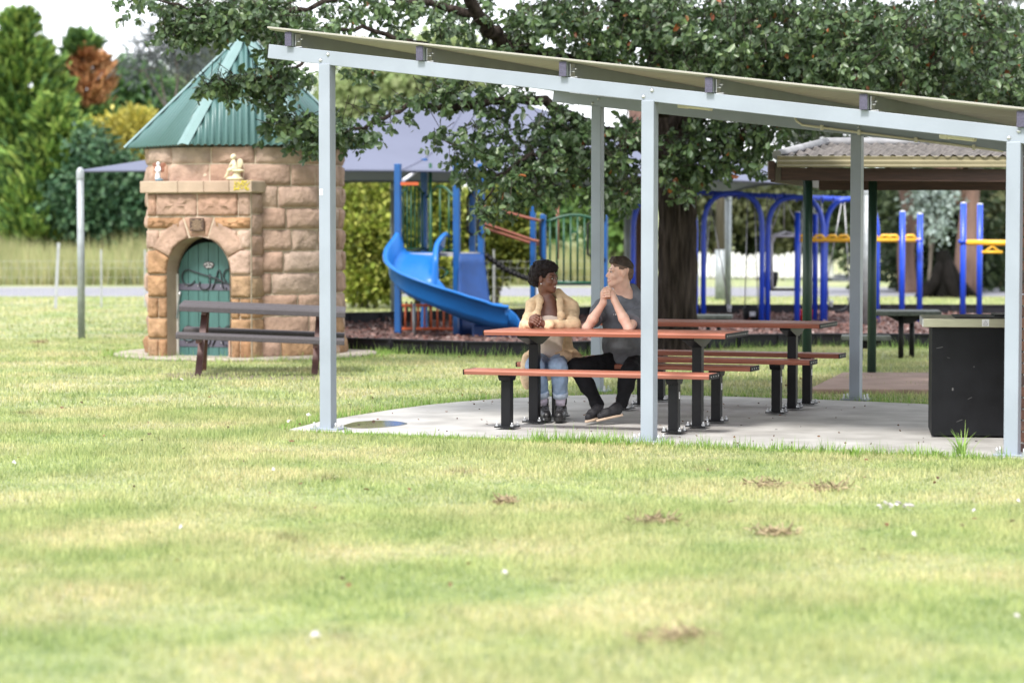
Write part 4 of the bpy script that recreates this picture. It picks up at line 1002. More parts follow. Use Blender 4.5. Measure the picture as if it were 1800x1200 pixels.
weed(1645, 803, 'small round leaved weed left of the tall grass weed', 18, .09, .014)
weed(905, 772, 'thin dry weed in front of the left bench leg', 8, .17, .003)
# tall paddock grass
n_ = 95000; y = 73.2 + NR.random(n_) ** 1.3 * 26; x = (NR.random(n_) * 1.5 - 1.12) * (y * .2118 + 2) ; x = np.where(x > 4.2, x - 14, x)
pt = np.sin(x * .9 + np.sin(y * .6) * 2) * .5 + .5
mTall = M('tall_grass', None, .8, pal=[(.24, .29, .11), (.37, .37, .17), (.46, .42, .23), (.19, .27, .08)], var=.2, vscale=.5, trans=.3, world=True)
tag(blades('tall_grass', x, y, terr(x, y) - .02, .45 + .5 * pt, .016, mTall, .55), 'tall pale meadow grass beyond the road', None)

def leaf_arrays(Cn, D, L, W, fold=.3):
    n_ = len(Cn); r = NR.normal(0, 1, (n_, 3)); D = D / np.linalg.norm(D, axis=1)[:, None]; u = np.cross(D, r); u /= np.linalg.norm(u, axis=1)[:, None] + 1e-9; nn_ = np.cross(u, D)
    L = L[:, None]; W = W[:, None]; v = np.empty((n_, 6, 3))
    v[:, 0] = Cn; v[:, 1] = Cn + D * L * .35 + u * W + nn_ * W * fold; v[:, 2] = Cn + D * L * .78 + u * W * .75 + nn_ * W * fold - nn_ * L * .04
    v[:, 3] = Cn + D * L - nn_ * L * .12; v[:, 4] = Cn + D * L * .78 - u * W * .75 + nn_ * W * fold - nn_ * L * .04; v[:, 5] = Cn + D * L * .35 - u * W + nn_ * W * fold
    b = np.arange(n_)[:, None] * 6; f = np.concatenate([b + np.array([[0, 1, 2, 3]]), b + np.array([[0, 3, 4, 5]])], 1).reshape(-1, 4)
    return v.reshape(-1, 3), f
def foliage(name, Cn, D, L, W, mat, parent, fold=.3, smooth=False):
    v, f = leaf_arrays(np.asarray(Cn), np.asarray(D), np.asarray(L), np.asarray(W), fold); return link_mesh(name, v, f, mat, parent, smooth)
def unit(n_): r = NR.normal(0, 1, (n_, 3)); return r / np.linalg.norm(r, axis=1)[:, None]
def blob_points(blobs, ncl, per, sig, shell=.55):
    vol = np.array([b[1][0] * b[1][1] * b[1][2] for b in blobs]) ** .7; pr = vol / vol.sum(); idx = NR.choice(len(blobs), ncl, p=pr)
    c = np.array([blobs[i][0] for i in idx]); r = np.array([blobs[i][1] for i in idx]); d = unit(ncl); rad = shell + (1 - shell) * NR.random(ncl) ** .6
    cl = c + d * r * rad[:, None]; pts = np.repeat(cl, per, 0) + NR.normal(0, 1, (ncl * per, 3)) * sig; return pts, np.repeat(d, per, 0), cl
mBark = M('dark_bark', (.026, .020, .017), .95, var=.5, vscale=2.4, stretch=(6, 6, .9), bump=.06, bscale=4, world=True, col2=(.07, .055, .047), spec=.12)
mBarkP = M('pink_bark', (.15, .09, .07), .85, var=.35, vscale=2, stretch=(3, 3, .5), bump=.01, bscale=8, world=True)
mBarkG = M('grey_bark', (.12, .10, .085), .9, var=.3, vscale=3, stretch=(4, 4, .6), bump=.02, bscale=8, world=True)
def leafmat(name, pal, rough=.55, trans=.25, var=.2, vs_=.6): return M(name, None, rough, pal=pal, var=var, vscale=vs_, trans=trans, world=True, spec=.35)
def limb(a, b, sag=0., k=6, wob=.08):
    pts = []; L = (b - a).length
    for i in range(k + 1):
        t = i / k; p = a.lerp(b, t); e = math.sin(math.pi * t); pts.append(p + V((RN.uniform(-1, 1), RN.uniform(-1, 1), RN.uniform(-1, 1))) * (wob * L * .3 * e) + V((0, 0, sag * L * e)))
    return pts
def tree(name, label, px, Yd, blobs_px, mat, bark, leaf=.22, ncl=260, per=22, sig=.35, trunk_r=.16, depth=1., cat='tree', droop=-.3, shell=.5, asp=.33, group=None, tuft=0.):
    g = P(px, 500, Yd); z0 = float(terr(g.x, Yd)); g.z = z0 - .05; o = thing(name, label, cat, g, group)
    blobs = []
    for cx, cy, rx, ry in blobs_px:
        c = P(cx, cy, Yd); s = Yd / F; c.y += RN.uniform(-.3, .3) * rx * s; blobs.append((np.array(c), np.array([rx * s, min(rx, ry) * s * depth * 1.0, ry * s])))
    top = max(b[0][2] for b in blobs); m = MB(); tz_ = z0 + (top - z0) * .55
    tp = V((g.x + RN.uniform(-.2, .2), Yd, tz_)); m.tube(limb(g, tp, 0, 8, .05), [trunk_r * (1.25 - .75 * i / 8) for i in range(9)], 10); m.build('trunk', bark, o)
    m = MB()
    for c, r in blobs:
        a = V((g.x, Yd, z0 + (min(c[2], tz_) - z0) * RN.uniform(.45, .9))); m.tube(limb(a, V(c), .08), [trunk_r * .5 * (1 - .13 * i) for i in range(7)], 6)
        for _ in range(4):
            e = V(c) + V(tuple(unit(1)[0] * r * .85)); m.tube(limb(V(c), e), [trunk_r * .22 * (1 - .13 * i) for i in range(7)], 5)
    m.build('limbs', bark, o)
    pts, d, cl = blob_points(blobs, ncl, per, sig, shell); D = d * .7 + unit(len(pts)) * .8 + np.array([0, 0, droop])
    if tuft: D = (pts - np.repeat(cl, per, 0)) / sig * .9 + np.array([0, -.3, tuft]) + unit(len(pts)) * .3
    L = leaf * (.6 + .8 * NR.random(len(pts))); foliage('crown', pts, D, L, L * asp, mat, o); return o
def conifer(name, label, px, Yd, top, rad, mat, nbr=420, leaf=.42, ztop_frac=1., lean=.0, base_frac=.02, dead=None):
    g = P(px, 500, Yd); z0 = float(terr(g.x, Yd)); g.z = z0 - .05; o = thing(name, label, 'tree', g); zt_ = P(px, top, Yd).z; Hh = zt_ - z0
    m = MB(); m.tube([g, V((g.x, Yd, z0 + Hh * .6)), V((g.x, Yd, zt_ - .1))], [.28, .14, .02], 10); m.build('trunk', mBarkG, o)
    h = NR.random(nbr) ** 1.15 * (1 - base_frac) + base_frac; a = NR.random(nbr) * 6.283; R_ = rad * (1 - h) ** .75 * (.55 + .6 * NR.random(nbr)) * (1 + .18 * np.sin(3 * a + 8 * h)) + .12
    P_, D_, Lf = [], [], []
    for i in range(nbr):
        out = np.array([math.cos(a[i]), math.sin(a[i]), .0]); k = 44; t = .45 + .65 * NR.random(k) ** .7
        b0 = np.array([g.x, Yd, z0 + h[i] * Hh]); up = .35 * R_[i] 
        c = b0 + out * (R_[i] * t)[:, None] + np.array([0, 0, 1.]) * (up * t * t)[:, None] + NR.normal(0, 1, (k, 3)) * np.array([.17, .17, .12]) * (.5 + .25 * R_[i])
        P_.append(c); D_.append(out * .8 + np.array([0, 0, .75]) + NR.normal(0, .35, (k, 3))); Lf.append(leaf * (.55 + .7 * NR.random(k)))
    P_ = np.concatenate(P_); D_ = np.concatenate(D_); Lf = np.concatenate(Lf)
    if dead:
        s = P_[:, 0] * 0; q = (P_ - np.array(P(*dead[0], Yd))) / np.array([dead[1], 9., dead[2]]); msk = (q ** 2).sum(1) < 1
        foliage('dead_crown', P_[msk], D_[msk], Lf[msk] * .9, Lf[msk] * .14, dead[3], o)['label'] = 'rust brown dead top of the conifer'
        P_, D_, Lf = P_[~msk], D_[~msk], Lf[~msk]
    foliage('crown', P_, D_, Lf, Lf * .15, mat, o); return o
mCon = leafmat('conifer_leaf', [(.03, .075, .02), (.09, .18, .04), (.20, .32, .06), (.34, .43, .10)], .7, .15)
mCon2 = leafmat('conifer_dark', [(.03, .075, .025), (.085, .17, .045), (.18, .29, .07)], .7, .15)
mDead = leafmat('dead_conifer', [(.28, .12, .05), (.46, .24, .10), (.38, .15, .06), (.5, .30, .14)], .8, .1)
mGreenR = leafmat('round_leaf', [(.03, .08, .028), (.07, .16, .045), (.12, .22, .06)], .6)
mGum = leafmat('gum_leaf', [(.10, .135, .075), (.16, .20, .11), (.22, .25, .15), (.08, .11, .06)], .6, .3)
mGold = leafmat('golden_shrub', [(.40, .37, .06), (.56, .49, .10), (.62, .56, .17), (.26, .27, .05)], .7, .2)
mGoldG = leafmat('golden_green', [(.20, .27, .045), (.35, .42, .075), (.52, .52, .13), (.07, .11, .03)], .7, .2)
mDkSh = leafmat('dark_shrub', [(.022, .06, .03), (.05, .12, .055), (.10, .18, .085)], .5, .15)
mPale = leafmat('pale_tree', [(.26, .34, .14), (.36, .43, .20), (.46, .52, .28)], .6, .5)
mForest = leafmat('forest_leaf', [(.018, .032, .014), (.045, .07, .03), (.08, .11, .045), (.03, .05, .02)], .55, .2)
mForest2 = leafmat('forest_olive', [(.05, .065, .025), (.10, .115, .05), (.14, .15, .065)], .6, .25)
mSilver = leafmat('silver_leaf', [(.20, .26, .24), (.30, .36, .34), (.10, .14, .11)], .5, .2)
conifer('conifer_tree', 'tall yellow green conifer at the far left edge', 40, 93, 30, 2.75, mCon, 400, .50)
conifer('conifer_tree', 'dark green conifer with a rust brown dead top', 150, 96, 68, 2.3, mCon2, 300, .48, dead=((162, 145), .85, 1.25, mDead))
conifer('conifer_tree', 'low bushy conifer beneath the dead topped one', 100, 88, 185, 2.2, mCon, 260, .45)
tree('broadleaf_tree', 'bright green rounded tree left of the hut roof', 245, 104, [(240, 165, 45, 48), (222, 220, 55, 42), (285, 210, 45, 50), (190, 190, 35, 40)], mGreenR, mBarkG, .26, 330, 26, .34, .2)
tree('gum_tree', 'airy grey green gum tree behind the green hut roof', 350, 112, [(330, 130, 45, 60), (385, 95, 60, 60), (300, 200, 50, 55), (450, 80, 60, 50), (360, 210, 60, 50), (430, 20, 70, 40)], mGum, mBarkG, .26, 360, 22, .5, .25, shell=.35)
tree('casuarina_tree', 'feathery thin branched tree against the white sky', 330, 70, [(268, 95, 45, 25), (300, 55, 50, 28), (255, 125, 40, 14), (330, 100, 45, 35)], leafmat('casuarina', [(.08, .10, .10), (.14, .16, .16)], .7, .2), mBarkG, .42, 85, 14, .3, .12, shell=.2, asp=.028, droop=-.25)
tree('golden_shrub', 'yellow green cypress shrub left of the shade sail pole', 125, 89, [(112, 238, 26, 20), (145, 250, 30, 24), (122, 265, 34, 20)], mGoldG, mBarkG, .18, 90, 90, .18, .1, cat='shrub', tuft=.5, shell=.7)
tree('golden_shrub', 'bright golden cypress beside the green hut roof', 220, 89.5, [(205, 246, 42, 30), (240, 222, 22, 22), (232, 262, 38, 28), (250, 245, 30, 40), (235, 300, 25, 30)], mGold, mBarkG, .18, 130, 90, .18, .1, cat='shrub', tuft=.5, shell=.7)
tree('dark_shrub', 'dense dark green shrub behind the shade sail pole', 185, 86, [(170, 315, 50, 45), (215, 345, 50, 55), (130, 360, 42, 45), (175, 370, 60, 40), (160, 265, 30, 30), (245, 350, 30, 50)], mDkSh, mBarkG, .22, 460, 26, .28, .12, cat='shrub')
tree('golden_conifer', 'golden green conifer against the right side of the hut', 640, 51.5, [(645, 350, 38, 35), (640, 410, 45, 45), (650, 470, 42, 50), (612, 380, 30, 50)], mGoldG, mBarkG, .13, 190, 130, .13, .09, tuft=.5, shell=.7)
tree('golden_conifer', 'golden green conifer behind the slide tower', 735, 52.5, [(735, 350, 42, 35), (720, 415, 48, 50), (760, 450, 48, 60), (775, 370, 34, 48)], mGoldG, mBarkG, .13, 200, 130, .13, .09, tuft=.5, shell=.7)
tree('golden_conifer', 'olive green conifer seen through the overhead rails', 868, 53, [(860, 380, 36, 40), (885, 430, 50, 45), (848, 450, 40, 50), (895, 395, 34, 40)], leafmat('olive_conifer', [(.06, .085, .02), (.14, .17, .03), (.25, .26, .05)], .7, .2), mBarkG, .13, 170, 120, .13, .09, tuft=.5, shell=.7)
tree('pale_tree', 'pale green tree visible above the shade sail', 670, 92, [(650, 165, 60, 50), (730, 140, 60, 50), (610, 190, 50, 50), (690, 220, 80, 60), (790, 120, 60, 50)], mPale, mBarkG, .34, 420, 22, .5, .2, shell=.3)
tree('background_tree', 'mid green tree behind the green play panel', 960, 88, [(930, 370, 40, 40), (975, 350, 40, 40), (900, 340, 40, 50)], mGreenR, mBarkG, .3, 220, 22, .4, .16)
tree('background_tree', 'bright green tree left of the brown gum trunk', 1085, 80, [(1085, 390, 32, 60), (1070, 330, 45, 40), (1100, 440, 26, 40)], leafmat('bright_leaf', [(.06, .13, .025), (.11, .20, .04), (.17, .26, .07)], .6, .3), mBarkG, .26, 260, 22, .35, .15)
for i, (px, Yd, bl, mt, lab) in enumerate((
    (1255, 92, [(1245, 380, 40, 60), (1285, 350, 45, 50), (1225, 330, 40, 50)], mForest2, 'olive tree behind the white picket fence, nearest the big trunk'),
    (1340, 94, [(1335, 400, 45, 50), (1365, 350, 50, 50), (1310, 345, 40, 40)], mForest, 'dark tree behind the white picket fence, in the middle arch'),
    (1420, 90, [(1415, 400, 45, 60), (1450, 350, 50, 50), (1400, 340, 50, 40)], mForest2, 'olive tree behind the arches, left of the parked car'),
    (1510, 84, [(1500, 400, 45, 50), (1540, 360, 55, 60), (1480, 345, 45, 40), (1545, 450, 30, 40)], mForest, 'dark tree beyond the right end of the swing set'),
    (1650, 66, [(1640, 380, 55, 50), (1690, 440, 45, 55), (1610, 440, 45, 50), (1660, 330, 60, 50), (1640, 500, 60, 30)], mForest, 'dense dark tree beyond the blue posts of the ring ladder'),
    (1760, 70, [(1760, 380, 60, 60), (1720, 340, 50, 50), (1790, 450, 50, 60), (1740, 470, 40, 40)], mForest2, 'olive tree beyond the trapeze bar by the brick wall'),
    (1840, 75, [(1830, 350, 60, 80), (1850, 440, 60, 60)], mForest, 'dark tree partly hidden by the brick wall'))):
    tree('forest_tree', lab, px, Yd, bl, mt, mBarkG, .22, 330, 24, .34, .22, shell=.35, group='trees beyond the playground')
tree('silver_shrub', 'silvery leaved sapling beside the pink gum trunk', 1635, 60, [(1630, 365, 34, 26), (1655, 345, 26, 22), (1645, 395, 20, 20)], mSilver, mBarkG, .13, 50, 16, .16, .05, shell=.3)
tree('background_gum', 'tall grey green gum behind the oak crown at upper right', 1700, 62, [(1720, 60, 90, 60), (1620, 110, 80, 60), (1780, 140, 70, 70), (1560, 190, 80, 50), (1680, 190, 80, 40), (1500, 120, 70, 60), (1420, 190, 70, 50)], leafmat('gum_far', [(.05, .07, .05), (.09, .11, .08), (.16, .18, .15)], .5, .3), mBarkP, .2, 520, 24, .4, .3, shell=.3)
def bare_trunk(name, label, px, Yd, ybase, pts, r, mat):
    g = G(px, ybase) ; g.y = Yd; g = P(px, ybase, Yd); g.z = float(terr(g.x, Yd)) - .1; o = thing(name, label, 'tree', g); m = MB(); q = [g] + [P(x, y, Yd) for x, y in pts]
    m.tube(cr_(q, 4), [r * (1.25 - .6 * i / (4 * (len(q) - 1))) for i in range(4 * (len(q) - 1) + 1)], 14); m.build('trunk', mat, o); return o
o = bare_trunk('gum_tree', 'tall pinkish gum trunk beyond the ring ladder', 1597, 64, 520, [(1592, 440), (1600, 380), (1588, 300), (1600, 200), (1612, 120)], .20, mBarkP)
o = bare_trunk('gum_tree', 'thick reddish brown trunk between the back post and the front post', 1128, 47.5, 560, [(1125, 480), (1122, 400), (1128, 300), (1120, 150)], .30, M('red_bark', (.15, .085, .065), .9, var=.35, vscale=3, stretch=(4, 4, .8), bump=.02, bscale=8, world=True))
o = bare_trunk('burnt_stump', 'blackened flared stump in front of the far trees', 1660, 60, 528, [(1658, 500), (1660, 470), (1656, 440)], .24, M('charcoal', (.007, .0065, .006), .95, var=.3, spec=.1)); o['category'] = 'stump'
m = MB()
for a in range(5):
    q = wl(o); m.tube([q + V((math.cos(a * 1.25) * .75, math.sin(a * 1.25) * .6, .05)), q + V((math.cos(a * 1.25) * .3, math.sin(a * 1.25) * .25, .5)), q + V((0, 0, 1.2))], [.12, .16, .1], 8)
m.build('roots', M('charcoal_root', (.008, .007, .0065), .95, var=.3, spec=.1), o)

# ================================================================ the big oak beside the shelter
mOak = M('oak_leaf', None, .38, pal=[(.04, .075, .03), (.065, .115, .045), (.095, .16, .055), (.14, .20, .075), (.06, .095, .05), (.075, .13, .05), (.04, .07, .035), (.10, .15, .07)], var=.2, vscale=1.2, trans=.22, world=True, spec=.55)
mOakR = M('oak_leaf_autumn', None, .5, pal=[(.22, .06, .02), (.34, .12, .03), (.16, .05, .025), (.28, .16, .05)], var=.15, trans=.25)
ob = G(1187, 621); YO = ob.y
oak = thing('oak_tree', 'large leafy oak with dark furrowed trunk spreading over the shelter', 'tree', ob)
# furrowed trunk
vs = []; fs = []; K = 72; lv = 40; pth = [V((ob.x, YO, -.1)), P(1189, 540, YO), P(1189, 450, YO), P(1188, 360, YO), P(1186, 270, YO), P(1180, 180, YO), P(1172, 110, YO), P(1165, 40, YO), P(1160, -60, YO)]
tp = cr_(pth, 6); rr = np.interp(np.linspace(0, 1, len(tp)), [0, .03, .10, .5, .62, .8, 1], [.37, .29, .25, .222, .27, .22, .16])
for i, c in enumerate(tp):
    for j in range(K):
        a = 6.283 * j / K; fur = .022 * abs(math.sin(a * 11 + 1.1 * math.sin(c.z * 2.3) + .5 * math.sin(c.z * 7 + a))) + .012 * math.sin(a * 23 + c.z * 5) + .015 * math.sin(a * 3 + c.z) + RN.uniform(-.006, .006)
        fl_ = 1 + .12 * math.sin(a * 5 + .7) * max(0, 1 - c.z / .5); r = rr[i] * fl_ + fur; vs.append(c + V((math.cos(a) * r, math.sin(a) * r, 0)))
for i in range(len(tp) - 1):
    for j in range(K): fs.append((i * K + j, i * K + (j + 1) % K, (i + 1) * K + (j + 1) % K, (i + 1) * K + j))
link_mesh('trunk', vs, fs, mBark, oak, True)
limbs = [  # (px, py, Y) paths with radii
    ([(1165, 190, 32), (1120, 150, 31.4), (1040, 118, 30.8), (925, 92, 30.2), (870, 60, 29.6), (845, 30, 29.3), (815, -20, 29)], .17, .07),
    ([(1178, 280, 32), (1100, 245, 31.2), (1020, 215, 30.6), (960, 180, 30), (880, 176, 29.6), (800, 188, 29.2), (740, 186, 29), (690, 196, 28.8), (640, 222, 28.6), (560, 240, 28.4)], .11, .012),
    ([(1175, 90, 32), (1120, 60, 31), (1090, 20, 30.5), (1060, -40, 30)], .13, .07),
    ([(1180, 150, 31.8), (1240, 110, 31), (1290, 60, 30.6), (1350, 20, 30)], .14, .05),
    ([(1184, 220, 31.8), (1260, 180, 31.4), (1340, 170, 31), (1440, 130, 30.6), (1560, 120, 30.2), (1680, 100, 30)], .12, .025),
    ([(925, 92, 30.2), (830, 95, 29.6), (730, 75, 29), (640, 50, 28.6), (560, 60, 28.2), (480, 95, 28)], .06, .012),
    ([(845, 30, 29.3), (760, 10, 29), (640, -10, 28.6), (520, 20, 28.2), (400, 40, 28), (330, 75, 27.9), (290, 92, 27.8)], .06, .008),
    ([(560, 60, 28.2), (530, 110, 28), (480, 135, 28), (420, 145, 28.1), (365, 150, 28.1)], .03, .006),
    ([(560, 240, 28.4), (520, 225, 28.5), (485, 215, 28.5)], .015, .006),
    ([(1020, 215, 30.6), (980, 260, 30), (920, 280, 29.6), (870, 320, 29.4), (850, 360, 29.2)], .05, .008),
    ([(1100, 245, 31.2), (1080, 290, 30.6), (1060, 320, 30.2)], .05, .012),
    ([(1184, 250, 31.8), (1230, 240, 31.2), (1290, 230, 30.6), (1340, 220, 30.2)], .06, .012),
    ([(1184, 300, 31.7), (1205, 290, 31.2), (1235, 270, 30.8)], .05, .015),
    ([(400, 40, 28), (340, 20, 27.8), (270, 0, 27.6), (220, -10, 27.6)], .03, .006)]
for pl, r0, r1 in limbs:
    q = cr_([P(*p) for p in pl], 5); m = MB(); q = [q[0]] + [p + V((RN.uniform(-1, 1), RN.uniform(-1, 1), RN.uniform(-1, 1))) * .03 for p in q[1:-1]] + [q[-1]]
    m.tube(q, [r0 + (r1 - r0) * (i / (len(q) - 1)) ** .7 for i in range(len(q))], 9); m.build('branch', mBark, oak)
# leaf sprays: (cx, cy, rx, ry, Y, dY, sprays)
CL = [(255, 6, 45, 16, 27.7, .4, 16), (300, 45, 26, 20, 27.8, .3, 12), (335, 15, 55, 22, 27.9, .6, 34), (308, 58, 32, 16, 27.8, .3, 16), (345, 62, 26, 12, 27.9, .4, 12), (390, 30, 50, 36, 28, .8, 60), (370, 55, 30, 16, 28, .4, 16),
      (445, 22, 55, 28, 28.2, .8, 70), (482, 95, 22, 40, 28, .5, 30), (500, 25, 50, 32, 28.3, .8, 60), (430, 143, 78, 16, 28.1, .4, 64), (375, 148, 28, 10, 28.1, .3, 18), (500, 135, 50, 18, 28.1, .4, 36), (470, 170, 26, 24, 28.2, .4, 20), (405, 165, 22, 12, 28.1, .3, 9),
      (505, 215, 36, 24, 28.4, .4, 52), (545, 235, 40, 30, 28.4, .5, 62), (600, 215, 22, 26, 28.5, .5, 26), (622, 245, 26, 24, 28.5, .5, 34), (640, 200, 24, 22, 28.6, .4, 20), (625, 130, 34, 14, 28.6, .5, 20),
      (560, 20, 55, 28, 28.5, 1, 60), (640, 15, 60, 22, 28.8, 1, 56), (600, 55, 60, 12, 28.7, .8, 20), (720, 20, 50, 26, 29, 1, 54), (700, 60, 50, 14, 29, .8, 18), (690, 190, 26, 28, 28.9, .5, 30), (735, 175, 20, 24, 28.9, .5, 14), (770, 165, 30, 28, 29.2, .5, 44), (825, 160, 45, 30, 29.4, .6, 66), (880, 180, 50, 38, 29.6, .8, 86), (860, 235, 30, 26, 29.4, .5, 36),
      (800, 240, 42, 26, 29.2, .5, 46), (770, 235, 16, 14, 29.1, .3, 10), (850, 290, 60, 34, 29.3, .6, 84), (930, 260, 60, 44, 29.8, .9, 110), (905, 335, 55, 30, 29.3, .6, 66), (865, 370, 34, 22, 29.2, .4, 26), (985, 300, 50, 40, 30, .8, 96), (985, 215, 50, 34, 30.1, .8, 74), (1040, 260, 50, 46, 30.3, 1, 110), (1085, 310, 45, 44, 30.4, .8, 96), (1060, 345, 34, 20, 30.2, .6, 40), (1105, 240, 40, 40, 30.6, .8, 70),
      (1200, 300, 42, 40, 30.7, .5, 66), (1235, 255, 55, 50, 30.8, .8, 110), (1290, 230, 50, 34, 30.6, .8, 66), (1330, 225, 40, 26, 30.4, .6, 34), (1300, 280, 36, 22, 30.5, .5, 26), (1345, 262, 22, 16, 30.3, .4, 12), (1400, 215, 40, 16, 30.4, .6, 22),
      (800, 25, 45, 34, 29.4, 1, 70), (815, 75, 50, 18, 29.5, .8, 30), (860, 20, 26, 30, 29.5, 1, 26), (920, 40, 40, 36, 29.8, 1, 70), (900, 80, 40, 20, 29.8, .8, 30), (980, 25, 45, 30, 30, 1, 70), (1060, 30, 55, 36, 30.2, 1, 110), (1050, 85, 50, 24, 30.2, .8, 60), (1110, 80, 50, 50, 30.6, 1, 90), (970, 80, 22, 20, 29.9, .5, 12),
      (1160, 30, 60, 50, 30.4, 1.2, 120), (1200, 120, 60, 40, 30.6, 1, 110), (1250, 60, 70, 60, 30.2, 1.4, 150), (1280, 130, 60, 44, 30.4, 1, 120), (1340, 40, 70, 50, 30, 1.4, 140), (1360, 120, 70, 50, 30.2, 1.2, 140), (1440, 50, 80, 56, 29.8, 1.4, 160), (1460, 135, 70, 46, 30, 1.2, 130), (1540, 60, 80, 60, 29.6, 1.4, 160), (1560, 140, 80, 44, 29.8, 1.2, 120), (1640, 50, 80, 56, 29.5, 1.4, 150), (1660, 140, 70, 44, 29.8, 1.2, 100), (1740, 90, 70, 70, 29.5, 1.4, 120), (1780, 170, 60, 40, 29.6, 1, 70), (1720, 20, 60, 30, 29.5, 1.2, 50),
      (800, -90, 200, 50, 29.5, 2.5, 60), (1200, -90, 320, 70, 30.5, 3, 260), (1600, -80, 260, 70, 30, 3, 200), (1300, 40, 300, 90, 33, 1.5, 200), (1600, 90, 240, 90, 32.5, 1.5, 160), (1180, -200, 500, 90, 31, 4, 200)]  # sprays above the frame: unseen part of the crown, added to darken it
LC, LD, LL = [], [], []; tw = MB()
for cx, cy, rx, ry, Yc, dY, ns in CL:
    ns = max(3, int(ns * (.75 if cx < 560 else .48 if cx < 900 else .72 if cx < 1130 else 1.0)))
    for _ in range(ns):
        while True:
            a, b = RN.uniform(-1, 1), RN.uniform(-1, 1)
            if a * a + b * b < 1: break
        c = np.array(P(cx + a * rx, cy + b * ry, Yc + RN.gauss(0, .5) * dY)); d = np.array([RN.gauss(0, 1), RN.gauss(0, 1), RN.gauss(-.55, .5)]); d /= np.linalg.norm(d); k = RN.randint(8, 13); ln = RN.uniform(.14, .3)
        t = NR.random(k); LC.append(c + d * (ln * t)[:, None] + NR.normal(0, .012, (k, 3))); LD.append(d * .55 + unit(k) * .9 + np.array([0, 0, -.42])); LL.append((.052 + .07 * NR.random(k)) * RN.uniform(.8, 1.2))
        if cy > -20 and RN.random() < .55: e = V(tuple(c)); dd_ = V(tuple(d)); tw.tube([e - dd_ * .18 + V((RN.uniform(-.06, .06), RN.uniform(-.05, .05), .05)), e, e + dd_ * ln], [.005, .004, .002], 4, cap=False)
LC = np.concatenate(LC); LD = np.concatenate(LD); LL = np.concatenate(LL)
msk = (NR.random(len(LC)) < .003) | ((NR.random(len(LC)) < .012) & (LC[:, 0] > .8) & (LC[:, 2] < 4.4))
foliage('crown', LC[~msk], LD[~msk], LL[~msk], LL[~msk] * .30, mOak, oak, .22); foliage('autumn_leaves', LC[msk], LD[msk], LL[msk], LL[msk] * .3, mOakR, oak, .35)['label'] = 'rust red dying leaves scattered through the crown'
tw.build('twigs', mBark, oak)

# ================================================================ fences, poles, far things
mWire = M('wire', (.45, .45, .45), .5, metal=.3, var=.1); mStar = M('steel_stake', (.38, .39, .41), .5, metal=.3, var=.15)
fnc = thing('wire_fence', 'wire mesh fence along the road verge behind the hut', 'fence', G(150, 541)); YF = 52.0; m = MB()
for k, z in enumerate((.05, .25, .45, .65, .85, 1.0)): m.box((-3, YF, z), (20, .004, .005))
k = -13.
while k < 7: m.box((k, YF, .52), (.004, .004, .96)); k += .16
m.build('wire_mesh', mWire, fnc)
for px in (178, 255, 625, 690, 868): 
    m = MB(); g = P(px, 541, YF); m.box((g.x, YF + .03, .6), (.035, .035, 1.3)); m.build('stake', mStar, fnc)
lp_ = G(97, 543); st_ = thing('leaning_stake', 'thin grey metal stake leaning by the road verge', 'stake', lp_); m = MB(); m.beam(lp_ - V((0, 0, .1)), P(103, 427, lp_.y), .06, .03, (0, 1, 0)); m.build('rod', mStar, st_)
pf = thing('paddock_fence', 'thin dark paddock fence posts with wires in the tall grass', 'fence', P(130, 420, 91)); m = MB(); mOldP = M('old_post', (.06, .05, .045), .9)
for px in (-20, 24, 113, 128, 193, 262): 
    g = P(px, 420, 91); m = MB(); z0 = float(terr(g.x, 91)); m.tube([V((g.x, 91, z0)), V((g.x + .03, 91, z0 + 1.35))], .045, 6); m.build('post', mOldP, pf)
m = MB()
for z in (.7, 1.0, 1.25): m.box((-17, 91, float(terr(-17, 91)) + z), (14, .008, .01))
m.build('wire', mOldP, pf)
wp = thing('picket_fence', 'white picket fence with rounded tops beyond the road', 'fence', G(1290, 489)); YW = wp.location.y; mPk = M('picket_white', (.8, .8, .8), .6, var=.05)
k = 0; x = P(1222, 489, YW).x
while x < P(1462, 489, YW).x:
    m = MB(); hh = .86 + .05 * math.sin(k * 1.3); m.prism([(-.085, .04), (.085, .04), (.085, hh - .08)] + [(.085 * math.cos(a), hh - .08 + .085 * math.sin(a)) for a in (.6, 1.2, 1.57, 1.94, 2.54)] + [(-.085, hh - .08)], V((x, YW, 0)), (1, 0, 0), (0, 0, 1), V((0, .025, 0))); m.build('picket', mPk, wp); x += .215; k += 1
m = MB()
for z in (.25, .62): m.box(((P(1222, 489, YW).x + P(1462, 489, YW).x) / 2, YW + .045, z), (P(1462, 489, YW).x - P(1222, 489, YW).x, .03, .09))
m.build('rail', mPk, wp)
pp = G(1267, 527); pw_ = thing('power_pole', 'grey and brown power pole beside the road', 'pole', pp); m = MB(); m.tube([pp, pp + V((0, 0, 1.2))], .14, 12); m.build('steel_base', mGal, pw_); m = MB(); m.tube([pp + V((0, 0, 1.2)), pp + V((-.05, 0, 8))], .12, 12); m.build('wood_shaft', mBarkG, pw_)
cr0 = P(1478, 505, 90); cr0.z = float(terr(cr0.x, 90)) + .02
car = thing('parked_car', 'dark car parked by the road beyond the swings', 'car', cr0); mCarP = M('car_paint', (.03, .035, .045), .25, metal=.3, var=.05, coat=.8); mGls = M('car_glass', (.03, .04, .045), .05, var=.02, spec=.8); mTyre = M('tyre', (.015, .015, .015), .8); mLamp = M('headlamp', (.75, .75, .75), .15, var=.02)
m = MB(); prof = [(-.78, .20), (-.80, .45), (-.78, .66), (-.70, .76), (.70, .76), (.78, .66), (.80, .45), (.78, .20)]
m.prism(prof, cr0 + V((0, -1.2, 0)), (1, 0, 0), (0, 0, 1), V((0, 3.6, 0))); m.build('body', mCarP, car, .06)
